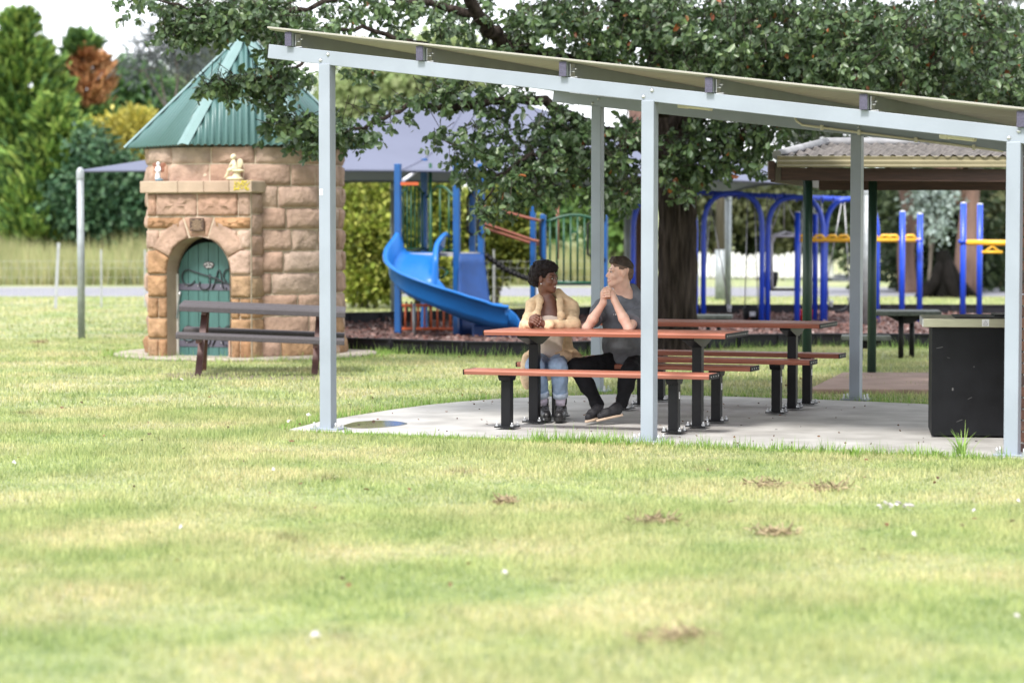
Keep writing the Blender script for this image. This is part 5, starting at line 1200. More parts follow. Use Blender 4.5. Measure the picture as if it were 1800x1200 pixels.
m = MB(); c = cr0; m.add([c + V(q) for q in ((-.70, -.2, .76), (.70, -.2, .76), (.70, 1.9, .76), (-.70, 1.9, .76), (-.55, .5, 1.18), (.55, .5, 1.18), (.55, 1.6, 1.18), (-.55, 1.6, 1.18))], [(0, 3, 2, 1), (4, 5, 6, 7), (0, 1, 5, 4), (1, 2, 6, 5), (2, 3, 7, 6), (3, 0, 4, 7)]); m.build('cabin', mGls, car, .04)
m = MB(); m.box(c + V((0, 1.05, 1.19)), (1.08, 1.1, .03)); m.build('roof', mCarP, car, .01)
for sg in (-1, 1):
    m = MB(); m.box(c + V((sg * .56, -1.21, .56)), (.34, .06, .13)); m.build('headlight', mLamp, car, .02)
    for yy in (-.6, 1.6): 
        m = MB(); m.lathe([(0, -.1), (.26, -.1), (.3, -.06), (.3, .06), (.26, .1), (0, .1)], c + V((sg * .68, yy, .3)), 16, axis=(1, 0, 0)); o = m.build('wheel', mTyre, car); m = MB(); m.lathe([(0, -.108), (.17, -.105), (.17, .105), (0, .108)], c + V((sg * .68, yy, .3)), 12, axis=(1, 0, 0)); m.build('rim', mGal, o)
m = MB(); m.box(c + V((0, -1.22, .36)), (.9, .05, .14)); m.build('grille', mTyre, car)
rk = P(1735, 560, 36.0); rk.z = 0; rko = thing('sandstone_boulder', 'flat topped pale brown boulder behind the barbecue', 'boulder', rk)
vs, fs = [], []; m = MB(); N1, N2 = 18, 8
for j in range(N2 + 1):
    for i in range(N1):
        a = 6.283 * i / N1; t = j / N2; r = (1 - .25 * t ** 3) * (1 + .1 * math.sin(a * 3 + 1) + RN.uniform(-.03, .03)); vs.append(rk + V((math.cos(a) * .42 * r, math.sin(a) * .3 * r, .36 * t + RN.uniform(-.015, .015))))
for j in range(N2):
    for i in range(N1): fs.append((j * N1 + i, j * N1 + (i + 1) % N1, (j + 1) * N1 + (i + 1) % N1, (j + 1) * N1 + i))
fs.append([N2 * N1 + i for i in range(N1)]); link_mesh('rock', vs, fs, M('boulder', (.36, .28, .20), .95, var=.3, vscale=6, bump=.015, bscale=20), rko, True)
# loose litter
n_ = 9000; xx = NR.uniform(-4, 9, n_); yy = NR.uniform(33, 48, n_); k = inpoly(xx, yy, mul); xx, yy = xx[k], yy[k]
o = foliage('bark_mulch', np.stack([xx, yy, np.full(len(xx), .035)], -1), unit(len(xx)) * np.array([1, 1, .35]), .05 + .07 * NR.random(len(xx)), .014 + .012 * NR.random(len(xx)), M('bark_chip', None, .9, pal=[(.08, .03, .025), (.15, .07, .055), (.24, .15, .13), (.10, .04, .035), (.32, .25, .23)], var=.2), None); tag(o, 'reddish brown bark chips under the play equipment', None, kind='stuff')
def on_lawn(n_, y0, y1):
    x, y = scatter(n_, y0, y1, .3); return np.stack([x, y, np.full(len(x), .03)], -1)
c1 = on_lawn(240, 11, 34); sx, sy = NR.uniform(-1.5, 4.2, 170), NR.uniform(18.5, 24.3, 170); k = inpoly(sx, sy, slab_poly); c2 = np.stack([sx[k], sy[k], np.full(k.sum(), .02)], -1); ll = np.concatenate([c1, c2])
o = foliage('leaf_litter', ll, unit(len(ll)) * np.array([1, 1, .2]), np.where(np.arange(len(ll)) < len(c1), .02 + .03 * NR.random(len(ll)), .012 + .02 * NR.random(len(ll))), .005 + .007 * NR.random(len(ll)), M('dead_leaf', None, .8, pal=[(.05, .03, .02), (.14, .07, .035), (.22, .11, .05), (.08, .05, .035)], var=.2), None); tag(o, 'dry brown leaves scattered on the lawn and slab', None, kind='stuff')
mPet = M('pale_scrap', (.50, .46, .46), .7, var=.08)
for (px, py, s, lab) in ((555, 1128, .022, 'pale scrap on the lawn nearest the bottom edge'), (1607, 948, .02, 'pale scrap on the lawn below the feather cluster'), (480, 833, .017, 'pinkish scrap on the lawn below the left post'), (25, 820, .02, 'white scrap on the lawn at the left edge'), (1712, 907, .016, 'white scrap on the lawn right of the feather cluster'), (1790, 890, .018, 'white scrap on the lawn at the right edge'), (1788, 1097, .02, 'white scrap on the lawn at the lower right edge'), (887, 1018, .018, 'bluish white scrap in the middle of the lawn'), (543, 735, .028, 'pale scrap beside the slab left of the left post'), (318, 936, .015, 'faint white scrap on the left part of the lawn'), (508, 747, .03, 'pale fungus like scrap at the left tip of the slab'), (318, 672, .04, 'white scrap on the bare earth before the old table')):
    g = G(px, py); o = thing('litter_scrap', lab, 'litter', g, 'pale scraps on the lawn'); m = MB(); vs = []
    for i in range(7): a = 6.283 * i / 7; vs.append(g + V((math.cos(a) * s * RN.uniform(.6, 1.1), math.sin(a) * s * RN.uniform(.6, 1.1), .02 + RN.uniform(0, .025))))
    vs.append(g + V((0, 0, .05))); m.add(vs, [(i, (i + 1) % 7, 7) for i in range(7)], True); m.build('flake', mPet, o)
g = G(1576, 895); o = thing('feather_cluster', 'small heap of white and pinkish feathers on the lawn at right', 'litter', g); k = 18
foliage('feathers', np.array(g) + NR.normal(0, 1, (k, 3)) * np.array([.06, .04, .006]) + np.array([0, 0, .03]), unit(k) * np.array([1, 1, .5]), .025 + .025 * NR.random(k), .006 + .005 * NR.random(k), mPet, o)
for (px, py, w_, lab) in ((1455, 862, .13, 'mound of dry clippings and soil in front of the right post'), (1150, 920, .12, 'dark clump of dry clippings in the middle of the lawn'), (1362, 940, .09, 'small dark clump of clippings right of the middle clump'), (1185, 1125, .12, 'blurred brown clump of clippings near the bottom edge'), (1350, 857, .14, 'thin strip of dry clippings left of the larger mound'), (888, 887, .05, 'tiny dark clump of clippings below the benches'), (70, 604, .09, 'dark clod on the lawn beyond the shade sail pole')):
    g = G(px, py); o = thing('clippings_clump', lab, 'clippings', g, 'clumps of dry clippings on the lawn'); k = 170
    foliage('clippings', np.array(g) + NR.normal(0, 1, (k, 3)) * np.array([w_ * .6, w_ * .5, .007]) + np.array([0, 0, .022]), unit(k) * np.array([1, 1, .5]), .03 + .05 * NR.random(k), .003 + .003 * NR.random(k), M('clipping', None, .9, pal=[(.18, .13, .08), (.32, .25, .15), (.46, .37, .22)], var=.2), o)
# ================================================================ smooth implicit bodies
class SDF:
    def __init__(s, res): s.p = []; s.res = res
    def cap(s, a, b, ra, rb=None, k=.015, sub=False, flat=0): s.p.append(('c', np.array(a, float), np.array(b, float), ra, ra if rb is None else rb, k, sub, flat)); return s
    def chain(s, pts, rs, k=.015, sub=False):
        for i in range(len(pts) - 1): s.cap(pts[i], pts[i + 1], rs[i], rs[i + 1], k, sub)
        return s
    def ell(s, c, r, Rm=None, k=.015, sub=False): s.p.append(('e', np.array(c, float), np.array(r, float), np.eye(3) if Rm is None else np.array(Rm, float), 0, k, sub, 0)); return s
    def bb(s, p):
        if p[0] == 'c': r = max(p[3], p[4]); return np.minimum(p[1], p[2]) - r, np.maximum(p[1], p[2]) + r
        r = np.abs(p[3]) @ p[2]; return p[1] - r, p[1] + r
    def dist(s, p, Q):
        if p[0] == 'c':
            ab = p[2] - p[1]; L2 = ab @ ab + 1e-12; tt = ((Q - p[1]) @ ab) / L2; t = np.clip(tt, 0, 1); d = np.sqrt(((Q - p[1] - t[..., None] * ab) ** 2).sum(-1)) - (p[3] + (p[4] - p[3]) * t)
            if p[7] & 1: d = np.maximum(d, (tt - 1) * math.sqrt(L2))
            if p[7] & 2: d = np.maximum(d, -tt * math.sqrt(L2))
            return d
        q = (Q - p[1]) @ p[3]; k0 = np.sqrt(((q / p[2]) ** 2).sum(-1)); k1 = np.sqrt(((q / p[2] ** 2) ** 2).sum(-1)) + 1e-9; return k0 * (k0 - 1) / k1
    def mesh(s, noise=None):
        lo = np.min([s.bb(p)[0] for p in s.p if not p[6]], 0) - .04; hi = np.max([s.bb(p)[1] for p in s.p if not p[6]], 0) + .04; h = s.res
        n_ = np.ceil((hi - lo) / h).astype(int) + 1; f = np.full(n_, .2, np.float32); ax = [lo[i] + h * np.arange(n_[i]) for i in range(3)]
        for p in s.p:
            a, b = s.bb(p); pad = p[5] * 1.5 + 3 * h; i0 = np.clip(np.floor((a - pad - lo) / h).astype(int), 0, n_); i1 = np.clip(np.ceil((b + pad - lo) / h).astype(int) + 1, 0, n_)
            if (i1 <= i0).any(): continue
            sl = tuple(slice(i0[i], i1[i]) for i in range(3)); Q = np.stack(np.meshgrid(*[ax[i][sl[i]] for i in range(3)], indexing='ij'), -1); d = s.dist(p, Q).astype(np.float32); g = f[sl]; k = max(p[5], 1e-5)
            if p[6]: d = -d; hh = np.clip(.5 - .5 * (d - g) / k * -1, 0, 1); m_ = np.maximum(g, d); e = np.maximum(k - np.abs(g - d), 0) / k; f[sl] = m_ + e * e * k * .25
            else: e = np.maximum(k - np.abs(g - d), 0) / k; f[sl] = np.minimum(g, d) - e * e * k * .25
        if noise is not None:
            Q = np.stack(np.meshgrid(*ax, indexing='ij'), -1); near = np.abs(f) < .05; f[near] += noise(Q[near]).astype(np.float32)
        ins = f < 0; c = np.zeros(n_ - 1, np.int8)
        for dx in (0, 1):
            for dy in (0, 1):
                for dz in (0, 1): c += ins[dx:n_[0] - 1 + dx, dy:n_[1] - 1 + dy, dz:n_[2] - 1 + dz]
        act = np.argwhere((c > 0) & (c < 8)); idm = np.full(n_ - 1, -1, np.int32); idm[tuple(act.T)] = np.arange(len(act)); acc = np.zeros((len(act), 3)); cnt = np.zeros(len(act))
        cor = np.array([(x, y, z) for x in (0, 1) for y in (0, 1) for z in (0, 1)])
        for i in range(8):
            for j in range(i + 1, 8):
                if np.abs(cor[i] - cor[j]).sum() != 1: continue
                A = act + cor[i]; B = act + cor[j]; fa = f[tuple(A.T)]; fb = f[tuple(B.T)]; m_ = (fa < 0) != (fb < 0); t = fa[m_] / (fa[m_] - fb[m_] + 1e-12); acc[m_] += A[m_] + (B[m_] - A[m_]) * t[:, None]; cnt[m_] += 1
        v = lo + h * acc / cnt[:, None]; F_ = []
        for a in range(3):
            u, w_ = (a + 1) % 3, (a + 2) % 3; sl0 = [slice(None)] * 3; sl1 = [slice(None)] * 3; sl0[a] = slice(0, -1); sl1[a] = slice(1, None)
            e = np.argwhere(ins[tuple(sl0)] != ins[tuple(sl1)]); e = e[(e[:, u] > 0) & (e[:, w_] > 0) & (e[:, u] < n_[u] - 1) & (e[:, w_] < n_[w_] - 1)]
            sgn = ins[tuple(e.T)]; q = []
            for du, dw in ((0, 0), (1, 0), (1, 1), (0, 1)):
                g = e.copy(); g[:, u] -= du; g[:, w_] -= dw; q.append(idm[tuple(g.T)])
            q = np.stack(q, 1); q[~sgn] = q[~sgn][:, ::-1]; F_.append(q)
        F_ = np.concatenate(F_); F_ = F_[(F_ >= 0).all(1)]
        return v, F_
    def build(s, name, mats, parent, noise=None, paint=None, smooth=2):
        v, f = s.mesh(noise)
        for _ in range(smooth):
            acc = np.zeros_like(v); cnt = np.zeros(len(v))
            for i in range(4):
                np.add.at(acc, f[:, i], v[f[:, (i + 1) % 4]]); np.add.at(cnt, f[:, i], 1); np.add.at(acc, f[:, i], v[f[:, (i - 1) % 4]]); np.add.at(cnt, f[:, i], 1)
            v = v * .5 + .5 * acc / np.maximum(cnt, 1)[:, None]
        mi = None
        if paint:
            ctr = v[f].mean(1); mi = np.zeros(len(f), int)
            for fn, k in paint: mi[fn(ctr)] = k
        return link_mesh(name, v, f, mats, parent, True, mi)
def fnoise(scale, amp, seed=0):
    r = np.random.default_rng(seed); K = r.normal(0, 1, (14, 3)) * scale; ph = r.random(14) * 6.28
    return lambda Q: amp * np.sin(Q @ K.T + ph).sum(-1) / 3.7
class Frame:
    def __init__(s, o, yaw, pitch=0., roll=0.):
        s.o = V(o); y = math.radians(yaw); R_ = Matrix.Rotation(0, 3, 'Z'); f = V((math.sin(y), -math.cos(y), 0)); l = V((0, 0, 1)).cross(f); u = V((0, 0, 1))
        Rp = Matrix.Rotation(math.radians(pitch), 3, l); Rr = Matrix.Rotation(math.radians(roll), 3, f); R2 = Rr @ Rp; s.f, s.l, s.u = R2 @ f, R2 @ l, R2 @ u
        s.R = np.array([s.l[:], s.f[:], s.u[:]]).T
    def __call__(s, l, f, u): return s.o + s.l * l + s.f * f + s.u * u
def head(S, H, sc=1., fem=False):
    q = lambda *a: H(*[x * sc for x in a]); R_ = H.R; e = lambda c, r, **k: S.ell(q(*c), np.array(r) * sc, R_, **k)
    e((0, -.014, .030), (.075, .095, .088), k=.02); e((0, .034, -.03), (.060, .060, .086), k=.02)
    for sg in (-1, 1):
        S.cap(q(sg * .052, .0, -.055), q(sg * .014, .073, -.098), .020 * sc, .017 * sc, k=.03); e((sg * .040, .066, -.028), (.025, .024, .022), k=.02)
        e((sg * .031, .100, .006), (.016, .013, .011), k=.012, sub=True); e((sg * .078, -.006, -.006), (.010, .021, .033), k=.008); e((sg * .090, -.002, -.003), (.006, .011, .019), k=.004, sub=True); e((sg * .0125, .1, -.036), (.0105, .011, .009), k=.006)
    S.cap(q(0, .073, -.100), q(0, .074, -.102), .020 * sc, k=.02); e((0, .076, -.062), (.030, .024, .026), k=.02)
    S.cap(q(-.042, .078, .024), q(.042, .078, .024), .012 * sc, k=.015); S.cap(q(0, .09, .012), q(0, .113 if not fem else .108, -.028), .0085 * sc, (.0115 if not fem else .013) * sc, k=.012)
    lips = []
    for z, y0, r in ((-.0575, .098, .0055), (-.0745, .097, .0065)):
        pts = [q(-.024, .084, z + .007), q(-.012, y0 - .002, z), q(0, y0, z - .001), q(.012, y0 - .002, z), q(.024, .084, z + .007)]
        S.chain(pts, [.003 * sc, r * sc, r * sc, r * sc, .003 * sc], k=.005); lips += [(pts[i], pts[i + 1], r * sc) for i in range(4)]
    return lips
def lipfn(lips):
    def fn(c):
        d = np.full(len(c), 9.)
        for a, b, r in lips:
            a = np.array(a); ab = np.array(b) - a; t = np.clip(((c - a) @ ab) / (ab @ ab), 0, 1); d = np.minimum(d, np.sqrt(((c - a - t[:, None] * ab) ** 2).sum(1)) - r)
        return d < .0022
    return fn
mEye = M('eye_white', (.5, .48, .45), .3, var=.02); mIris = M('iris', (.02, .014, .01), .1, var=.02); mTooth = M('teeth', (.8, .78, .72), .25, var=.02)
def face_parts(par, H, browmat, sc=1., gaze=0., blue=None):
    for sg in (-1, 1):
        c = H(sg * .0315 * sc, .0885 * sc, .0055 * sc); m = MB(); R3 = Matrix((H.l, H.f, H.u)).transposed(); k0 = len(m.v); m.ball((0, 0, 0), 1, 12, (.0115 * sc, .0078 * sc, .0055 * sc)); m.v = [tuple(c + R3 @ V(p)) for p in m.v]; o = m.build('eye', mEye, par)
        m = MB(); m.ball((0, 0, 0), 1, 10, (.0055, .003, .0058)); ci = H((sg * .0315 + gaze) * sc, .0955 * sc, .0055 * sc); m.v = [tuple(ci + R3 @ V(p)) for p in m.v]; m.build('iris', mIris if blue is None else blue, o)
        m = MB(); m.tube([H(sg * .015 * sc, .0925 * sc, .0285 * sc), H(sg * .03 * sc, .0905 * sc, .0325 * sc), H(sg * .048 * sc, .079 * sc, .026 * sc)], [.002, .0026, .0015], 6); m.build('eyebrow', browmat, par)
        m = MB(); m.tube([H(sg * .018 * sc, .0945 * sc, .0095 * sc), H(sg * .0315 * sc, .0965 * sc, .0145 * sc), H(sg * .045 * sc, .087 * sc, .009 * sc)], [.0015, .002, .0015], 5); m.build('eyelash', browmat, par)
    m = MB(); R3 = Matrix((H.l, H.f, H.u)).transposed(); m.ball((0, 0, 0), 1, 12, (.0195 * sc, .010 * sc, .0062 * sc)); c = H(0, .0955 * sc, -.0658 * sc); m.v = [tuple(c + R3 @ V(p)) for p in m.v]; m.build('teeth', mTooth, par)
def clasp(S, c, u, v, w, wristA, wristB, r=.0085):
    """two clasped hands; u: along the outer fingers, v: stack direction (thumb side up), w: towards the viewer. A owns the outer fingers and sits at -u, B at +u"""
    c, u, v, w = map(V, (c, u, v, w)); tips = []
    S.chain([wristA, c - u * .040 + v * .0 - w * .004], [.026, .030], k=.02); S.chain([wristB, c + u * .028 - w * .014], [.026, .030], k=.02)
    S.cap(c - u * .036 + v * .024, c - u * .036 - v * .026, .016, k=.015); S.cap(c + u * .026 + v * .022 - w * .012, c + u * .026 - v * .026 - w * .012, .017, k=.015)
    for i in range(4):
        t = .031 - .0205 * i; ln = (.9, 1., .96, .8)[i]
        a = c - u * .040 + v * t + w * .010; b = c - u * .016 + v * (t + .001) + w * .030; d = c + u * .018 * ln + v * (t - .003) + w * .0265; e_ = c + u * (.040 * ln) + v * (t - .006) + w * .012
        S.chain([a, b, d, e_], [r * 1.12, r * 1.08, r, r * .85], k=.0035); tips.append((e_, (e_ - d).normalized()))
        t2 = t - .010; a = c + u * .036 + v * t2 - w * .016; b = c + u * .012 + v * t2 - w * .040; d = c - u * .018 + v * t2 - w * .036; e_ = c - u * .038 + v * t2 - w * .020; S.chain([a, b, d, e_], [r * 1.1, r * 1.05, r, r * .85], k=.0035)
    S.chain([c - u * .045 + v * .012 + w * .0, c - u * .024 + v * .042 + w * .006, c + u * .006 + v * .051 + w * .004], [.013, .011, .0085], k=.006)
    S.chain([c + u * .040 + v * .010 - w * .01, c + u * .022 + v * .040 - w * .012, c - u * .008 + v * .050 - w * .014], [.013, .011, .0085], k=.006)
    return tips
def nails(tips, w, v, mat, par, rv):
    w, v = V(w), V(v)
    for p, d in tips:
        m = MB(); m.box(V(p) + w * .0075 - d * .001, (.0085, .0075, .002), d, v); m.build('fingernail', mat, par, .001)
# ---------------------------------------------------------------- woman
sW = .98
HW = Frame(P(960.5, 489, 21.08), 52, 4, 3)
wz = P(962, 640, 21.15); wom = thing('person', 'seated woman in yellow cardigan and blue jeans, hands clasped, smiling at the man', 'person', V((wz.x, wz.y, 0)))
mSkW = M('dark_skin', (.155, .068, .046), .42, var=.14, vscale=25, bump=.0004, bscale=350, spec=.5, sss=.05); mLipW = M('dark_lips', (.16, .045, .045), .35, var=.05); mHairW = M('black_curls', (.012, .008, .009), .75, var=.4, vscale=60, bump=.006, bscale=150, spec=.3)
S = SDF(.0042); lipsW = head(S, HW, sW, True)
nk = P(964, 531, 21.10); S.chain([HW(0, -.03, -.06), HW(0, -.02, -.10), nk + V((0, .02, 0))], [.050, .047, .056], k=.03)
shR, shL = P(936, 548, 21.10), P(1003, 549, 21.12); S.cap(shR, shL, .055, k=.05); S.cap(nk, (shR + shL) / 2 + V((0, -.0, -.03)), .062, .075, k=.05)
ch = (shR + shL) / 2; hipW = P(968, 638, 21.16); S.ell(ch + V((0, -.02, -.12)), (.155, .095, .15), k=.05); S.ell(ch + V((0, 0, -.32)), (.14, .10, .16), k=.05); S.ell(hipW, (.17, .13, .10), k=.05)
elR, elL = P(925, 573, 20.83), P(1010, 573, 20.86); cW = P(943, 563.5, 20.66); wrR, wrL = P(933, 571, 20.73), P(958, 571, 20.68)
S.chain([shR, elR, wrR], [.045, .040, .026], k=.02); S.chain([shL, elL, wrL], [.045, .040, .026], k=.02)
uW = V((.80, -.25, -.34)).normalized(); vW = V((.30, .10, .85)); vW = (vW - uW * vW.dot(uW)).normalized(); wW = uW.cross(vW) * -1
if wW.y > 0: wW = -wW
tipsW = clasp(S, cW, uW, vW, wW, wrR, wrL)
knR, knL = P(941, 640, 20.66), P(982, 641, 20.62); anR, anL = P(955, 705, 20.76), P(986, 705, 20.72)
for kn, an, sx in ((knR, anR, -.09), (knL, anL, .09)): S.chain([hipW + V((sx, -.02, 0)), kn, an], [.085, .055, .036], k=.03)
bw = S.build('body', [mSkW, mLipW], wom, paint=[(lipfn(lipsW), 1)])
face_parts(bw, HW, mHairW, sW, .004); nails(tipsW, wW, vW, M('pale_nail', (.55, .40, .38), .3), bw, 0)
m = MB(); m.ball(HW(-.080, .004, -.044), .006, 10); m.build('earring', M('pearl', (.85, .85, .85), .2), wom)
S = SDF(.006); S.ell(HW(0, -.048, .052), (.116, .110, .098), HW.R, k=.02); S.ell(HW(0, -.015, .092), (.108, .108, .064), HW.R, k=.02); S.ell(HW(0, -.095, -.005), (.10, .075, .085), HW.R, k=.02)
S.ell(HW(0, .128, .0), (.098, .085, .078), HW.R, k=.012, sub=True); S.ell(HW(0, .10, -.085), (.12, .13, .08), HW.R, k=.012, sub=True)
for sg in (-1, 1): S.ell(HW(sg * .098, .010, -.014), (.03, .034, .046), HW.R, k=.01, sub=True)
hn = fnoise(150, .0055, 3); hn2 = fnoise(60, .005, 4); S.build('hair', mHairW, wom, noise=lambda Q: hn(Q) + hn2(Q), smooth=0)
mTop = M('cream_top', (.72, .60, .52), .75, var=.05, vscale=20); mKnit = M('yellow_knit', (.72, .53, .34), .9, var=.12, vscale=30, bump=.0012, bscale=260, spec=.15); mJean = M('light_denim', (.26, .36, .52), .85, var=.2, vscale=12, bump=.001, bscale=300, spec=.15, col2=(.36, .46, .62))
S = SDF(.006); S.ell(ch + V((0, -.024, -.13)), (.166, .106, .155), k=.05); S.ell(ch + V((0, 0, -.32)), (.152, .112, .17), k=.05); S.cap(ch + V((-.075, -.02, .01)), ch + V((-.075, -.04, -.1)), .03, k=.03); S.cap(ch + V((.075, -.02, .01)), ch + V((.075, -.04, -.1)), .03, k=.03)
S.ell(ch + V((-.005, -.09, .098)), (.072, .11, .062), k=.010, sub=True); fn = fnoise(28, .003, 8); S.build('top', mTop, wom, noise=fn)
# cardigan
S = SDF(.0055); rs = .034
S.cap(shR + V((.02, .02, -.01)), shL + V((-.02, .02, -.01)), .075, k=.06); S.ell(ch + V((0, .025, -.14)), (.18, .122, .19), k=.06); S.ell(ch + V((0, .03, -.34)), (.19, .135, .18), k=.06); S.ell(hipW + V((0, .05, -.02)), (.21, .125, .13), k=.05)
S.cap(P(954, 519, 21.15), P(933, 536, 21.10), .034, .052, k=.04); S.cap(P(980, 517, 21.17), P(1006, 537, 21.12), .036, .053, k=.04); S.cap(P(956, 518, 21.2), P(978, 516, 21.2), .035, k=.03)
S.chain([shR, elR + V((0, .0, .006)), wrR + V((-.01, .01, .0))], [.062, .055, .040], k=.03); S.chain([shL, elL + V((0, 0, .006)), wrL + V((.012, 0, 0))], [.063, .056, .041], k=.03)
S.cap(wrL + V((.03, 0, 0)), wrL + V((-.004, -.002, .004)), .046, .042, k=.006, flat=1); S.cap(wrR + V((-.03, .03, 0)), wrR + V((.006, -.008, .004)), .045, .040, k=.006, flat=1)
# tails hanging over the bench
S.chain([hipW + V((.19, -.02, .04)), P(1012, 630, 20.98), P(1020, 655, 21.0)], [.07, .05, .03], k=.04); S.chain([hipW + V((.12, -.1, .04)), P(997, 628, 20.83), P(1006, 650, 20.86)], [.06, .045, .02], k=.04)
S.chain([hipW + V((-.19, .0, .04)), P(928, 640, 21.05)], [.06, .045], k=.04); S.ell(P(926, 655, 21.05), (.055, .03, .15), k=.03)
# front opening
o0, o1 = P(962, 540, 20.86), P(958, 612, 20.80)
for dx in (-.03, .0, .03): S.cap(o0 + V((dx + .015, 0, .06)), o1 + V((dx * 1.7, 0, 0)), .052, .06, k=.012, sub=True)
for dx in (-.03, 0, .03): S.cap(nk + V((dx, -.07, -.02)), ch + V((dx * 1.7 - .005, -.09, -.30)), .045, .05, k=.012, sub=True)
S.cap(nk + V((0, -.01, -.01)), HW(0, 0, -.06), .056, .062, k=.01, sub=True)
for sg, pts in ((-1, [(953, 516, 21.15), (949, 530, 21.03), (944, 552, 20.935), (940, 582, 20.925)]), (1, [(981, 514, 21.17), (984, 528, 21.05), (985, 552, 20.935), (984, 585, 20.92)])):
    S.chain([P(*p) for p in pts], [.022, .026, .026, .024], k=.02)
fold = fnoise(24, .006, 21); fold2 = fnoise(50, .0025, 22); S.build('cardigan', mKnit, wom, noise=lambda Q: fold(Q) + fold2(Q))
# jeans
S = SDF(.006); S.ell(hipW, (.175, .135, .10), k=.05)
for kn, an, sx in ((knR, anR, -.085), (knL, anL, .085)): S.chain([hipW + V((sx, -.03, .0)), kn + V((0, 0, -.015)), kn.lerp(an, .45), kn.lerp(an, .74)], [.097, .078, .066, .054], k=.035); S.cap(kn.lerp(an, .60), kn.lerp(an, .79), .060, .056, k=.01, flat=1)
f3 = fnoise(20, .005, 31); f4 = fnoise(55, .003, 32); jn = S.build('jeans', mJean, wom, noise=lambda Q: f3(Q) + f4(Q))
mCuff = M('denim_cuff', (.52, .60, .72), .85, var=.12, vscale=30); mSock = M('sock', (.62, .55, .66), .9, var=.08); mBoot = M('boot_leather', (.014, .013, .014), .38, var=.2, vscale=20, bump=.0015, bscale=60); mLace = M('boot_lace', (.09, .09, .10), .8); mSole = M('black_sole', (.012, .012, .012), .7)
def boot(an, toe_dir, gx, gy):
    t = V(toe_dir).normalized(); heel = V((gx, gy, ZS)); s_ = V((-t.y, t.x, 0)); S = SDF(.0045)
    S.chain([an + V((0, 0, .0)), heel + t * .03 + V((0, 0, .10)), heel + t * .045 + V((0, 0, .075))], [.047, .050, .05], k=.02); S.chain([heel + t * .02 + V((0, 0, .06)), heel + t * .14 + V((0, 0, .052)), heel + t * .20 + V((0, 0, .046))], [.045, .042, .038], k=.025); S.cap(an + V((0, 0, -.02)), an + V((0, 0, .02)), .050, .052, k=.006, flat=1)
    f_ = fnoise(40, .0025, 5); o = S.build('boot', mBoot, wom, noise=f_)
    m = MB(); pr = [(-.055, -.036), (.06, -.046), (.16, -.048), (.225, -.030), (.243, 0), (.225, .030), (.16, .048), (.06, .046), (-.055, .036), (-.065, 0)]
    m.prism(pr, heel + t * .01 + V((0, 0, .0)), t, s_, V((0, 0, .034))); m.build('sole', mSole, o, .006)
    m = MB()
    for k in range(6):
        q = heel + t * (.125 - .014 * k) + V((0, 0, .082 + .026 * k)) if k > 2 else heel + t * (.165 - .02 * k) + V((0, 0, .092 + .014 * k))
        m.tube([q - s_ * .026 + V((0, 0, -.006)), q + t * .008, q + s_ * .026 + V((0, 0, .008))], .0032, 5); m.tube([q + s_ * .026 + V((0, 0, -.006)), q + t * .010, q - s_ * .026 + V((0, 0, .008))], .0032, 5)
    m.tube([q + t * .01, q + t * .03 - s_ * .03 - V((0, 0, .05)), q + t * .02 - s_ * .045 - V((0, 0, .11))], .0028, 5); m.build('laces', mLace, o)
for kn, an, td, g in ((knR, anR, (.18, -1, 0), P(953, 738, 20.84)), (knL, anL, (-.10, -1, 0), P(986, 738, 20.80))):
    m = MB(); a, b = kn.lerp(an, .74), kn.lerp(an, .88); m.tube([a, a.lerp(b, .1), b, b + (a - b) * .02], [.062, .066, .064, .058], 20); m.build('turn_up', mCuff, wom)
    m = MB(); m.tube([kn.lerp(an, .82), an + V((0, 0, -.03))], [.047, .044], 18); m.build('sock', mSock, wom)
    boot(an + V((0, .01, .005)), td, g.x, g.y)
# ---------------------------------------------------------------- man
HM = Frame(P(1089.5, 479.5, 20.98), -72, -2, -2)
mz = P(1100, 640, 20.95); man = thing('person', 'seated man in grey t-shirt and black trousers, clasped hands at his chin, in profile', 'person', V((mz.x, mz.y, 0)))
mSkM = M('fair_skin', (.68, .43, .335), .45, var=.10, vscale=22, bump=.0004, bscale=350, spec=.4, sss=.08); mLipM = M('pink_lips', (.52, .24, .20), .4, var=.05); mHairM = M('brown_hair', (.035, .022, .015), .6, var=.45, vscale=70, bump=.004, bscale=200, stretch=(1, 1, 1)); mFade = M('hair_fade', (.14, .088, .064), .7, var=.25, vscale=120)
sM = 1.03; S = SDF(.0042); lipsM = head(S, HM, sM)
nm = P(1103, 519, 21.02); S.chain([HM(0, -.035, -.05), HM(0, -.03, -.10), nm], [.054, .052, .058], k=.03); S.cap(HM(0, .035, -.09), nm + V((-.045, -.02, -.03)), .03, .042, k=.03); S.cap(HM(0, -.0, -.08), nm + V((-.01, 0, 0)), .050, .056, k=.03)
sR, sL = P(1060, 540, 21.0), P(1138, 538, 20.96); S.cap(sR, sL, .050, k=.05); cM = (sR + sL) / 2; S.cap(nm + V((0, 0, -.02)), cM + V((0, 0, -.03)), .05, .07, k=.05); hipM = P(1103, 637, 20.97)
S.ell(cM + V((0, -.02, -.12)), (.175, .11, .17), k=.05); S.ell(cM + V((0, 0, -.33)), (.155, .11, .17), k=.05); S.ell(hipM, (.165, .13, .10), k=.05)
eR, eL = P(1032, 576, 20.70), P(1105, 577, 20.52); cMh = P(1067.5, 515, 20.62); wR, wL = P(1060.5, 532, 20.645), P(1080.5, 528, 20.60)
S.chain([sR, eR], [.052, .041], k=.02); S.chain([eR, eR.lerp(wR, .35), wR], [.040, .043, .0275], k=.015); S.chain([sL, eL], [.052, .041], k=.02); S.chain([eL, eL.lerp(wL, .35), wL], [.040, .044, .0285], k=.015)
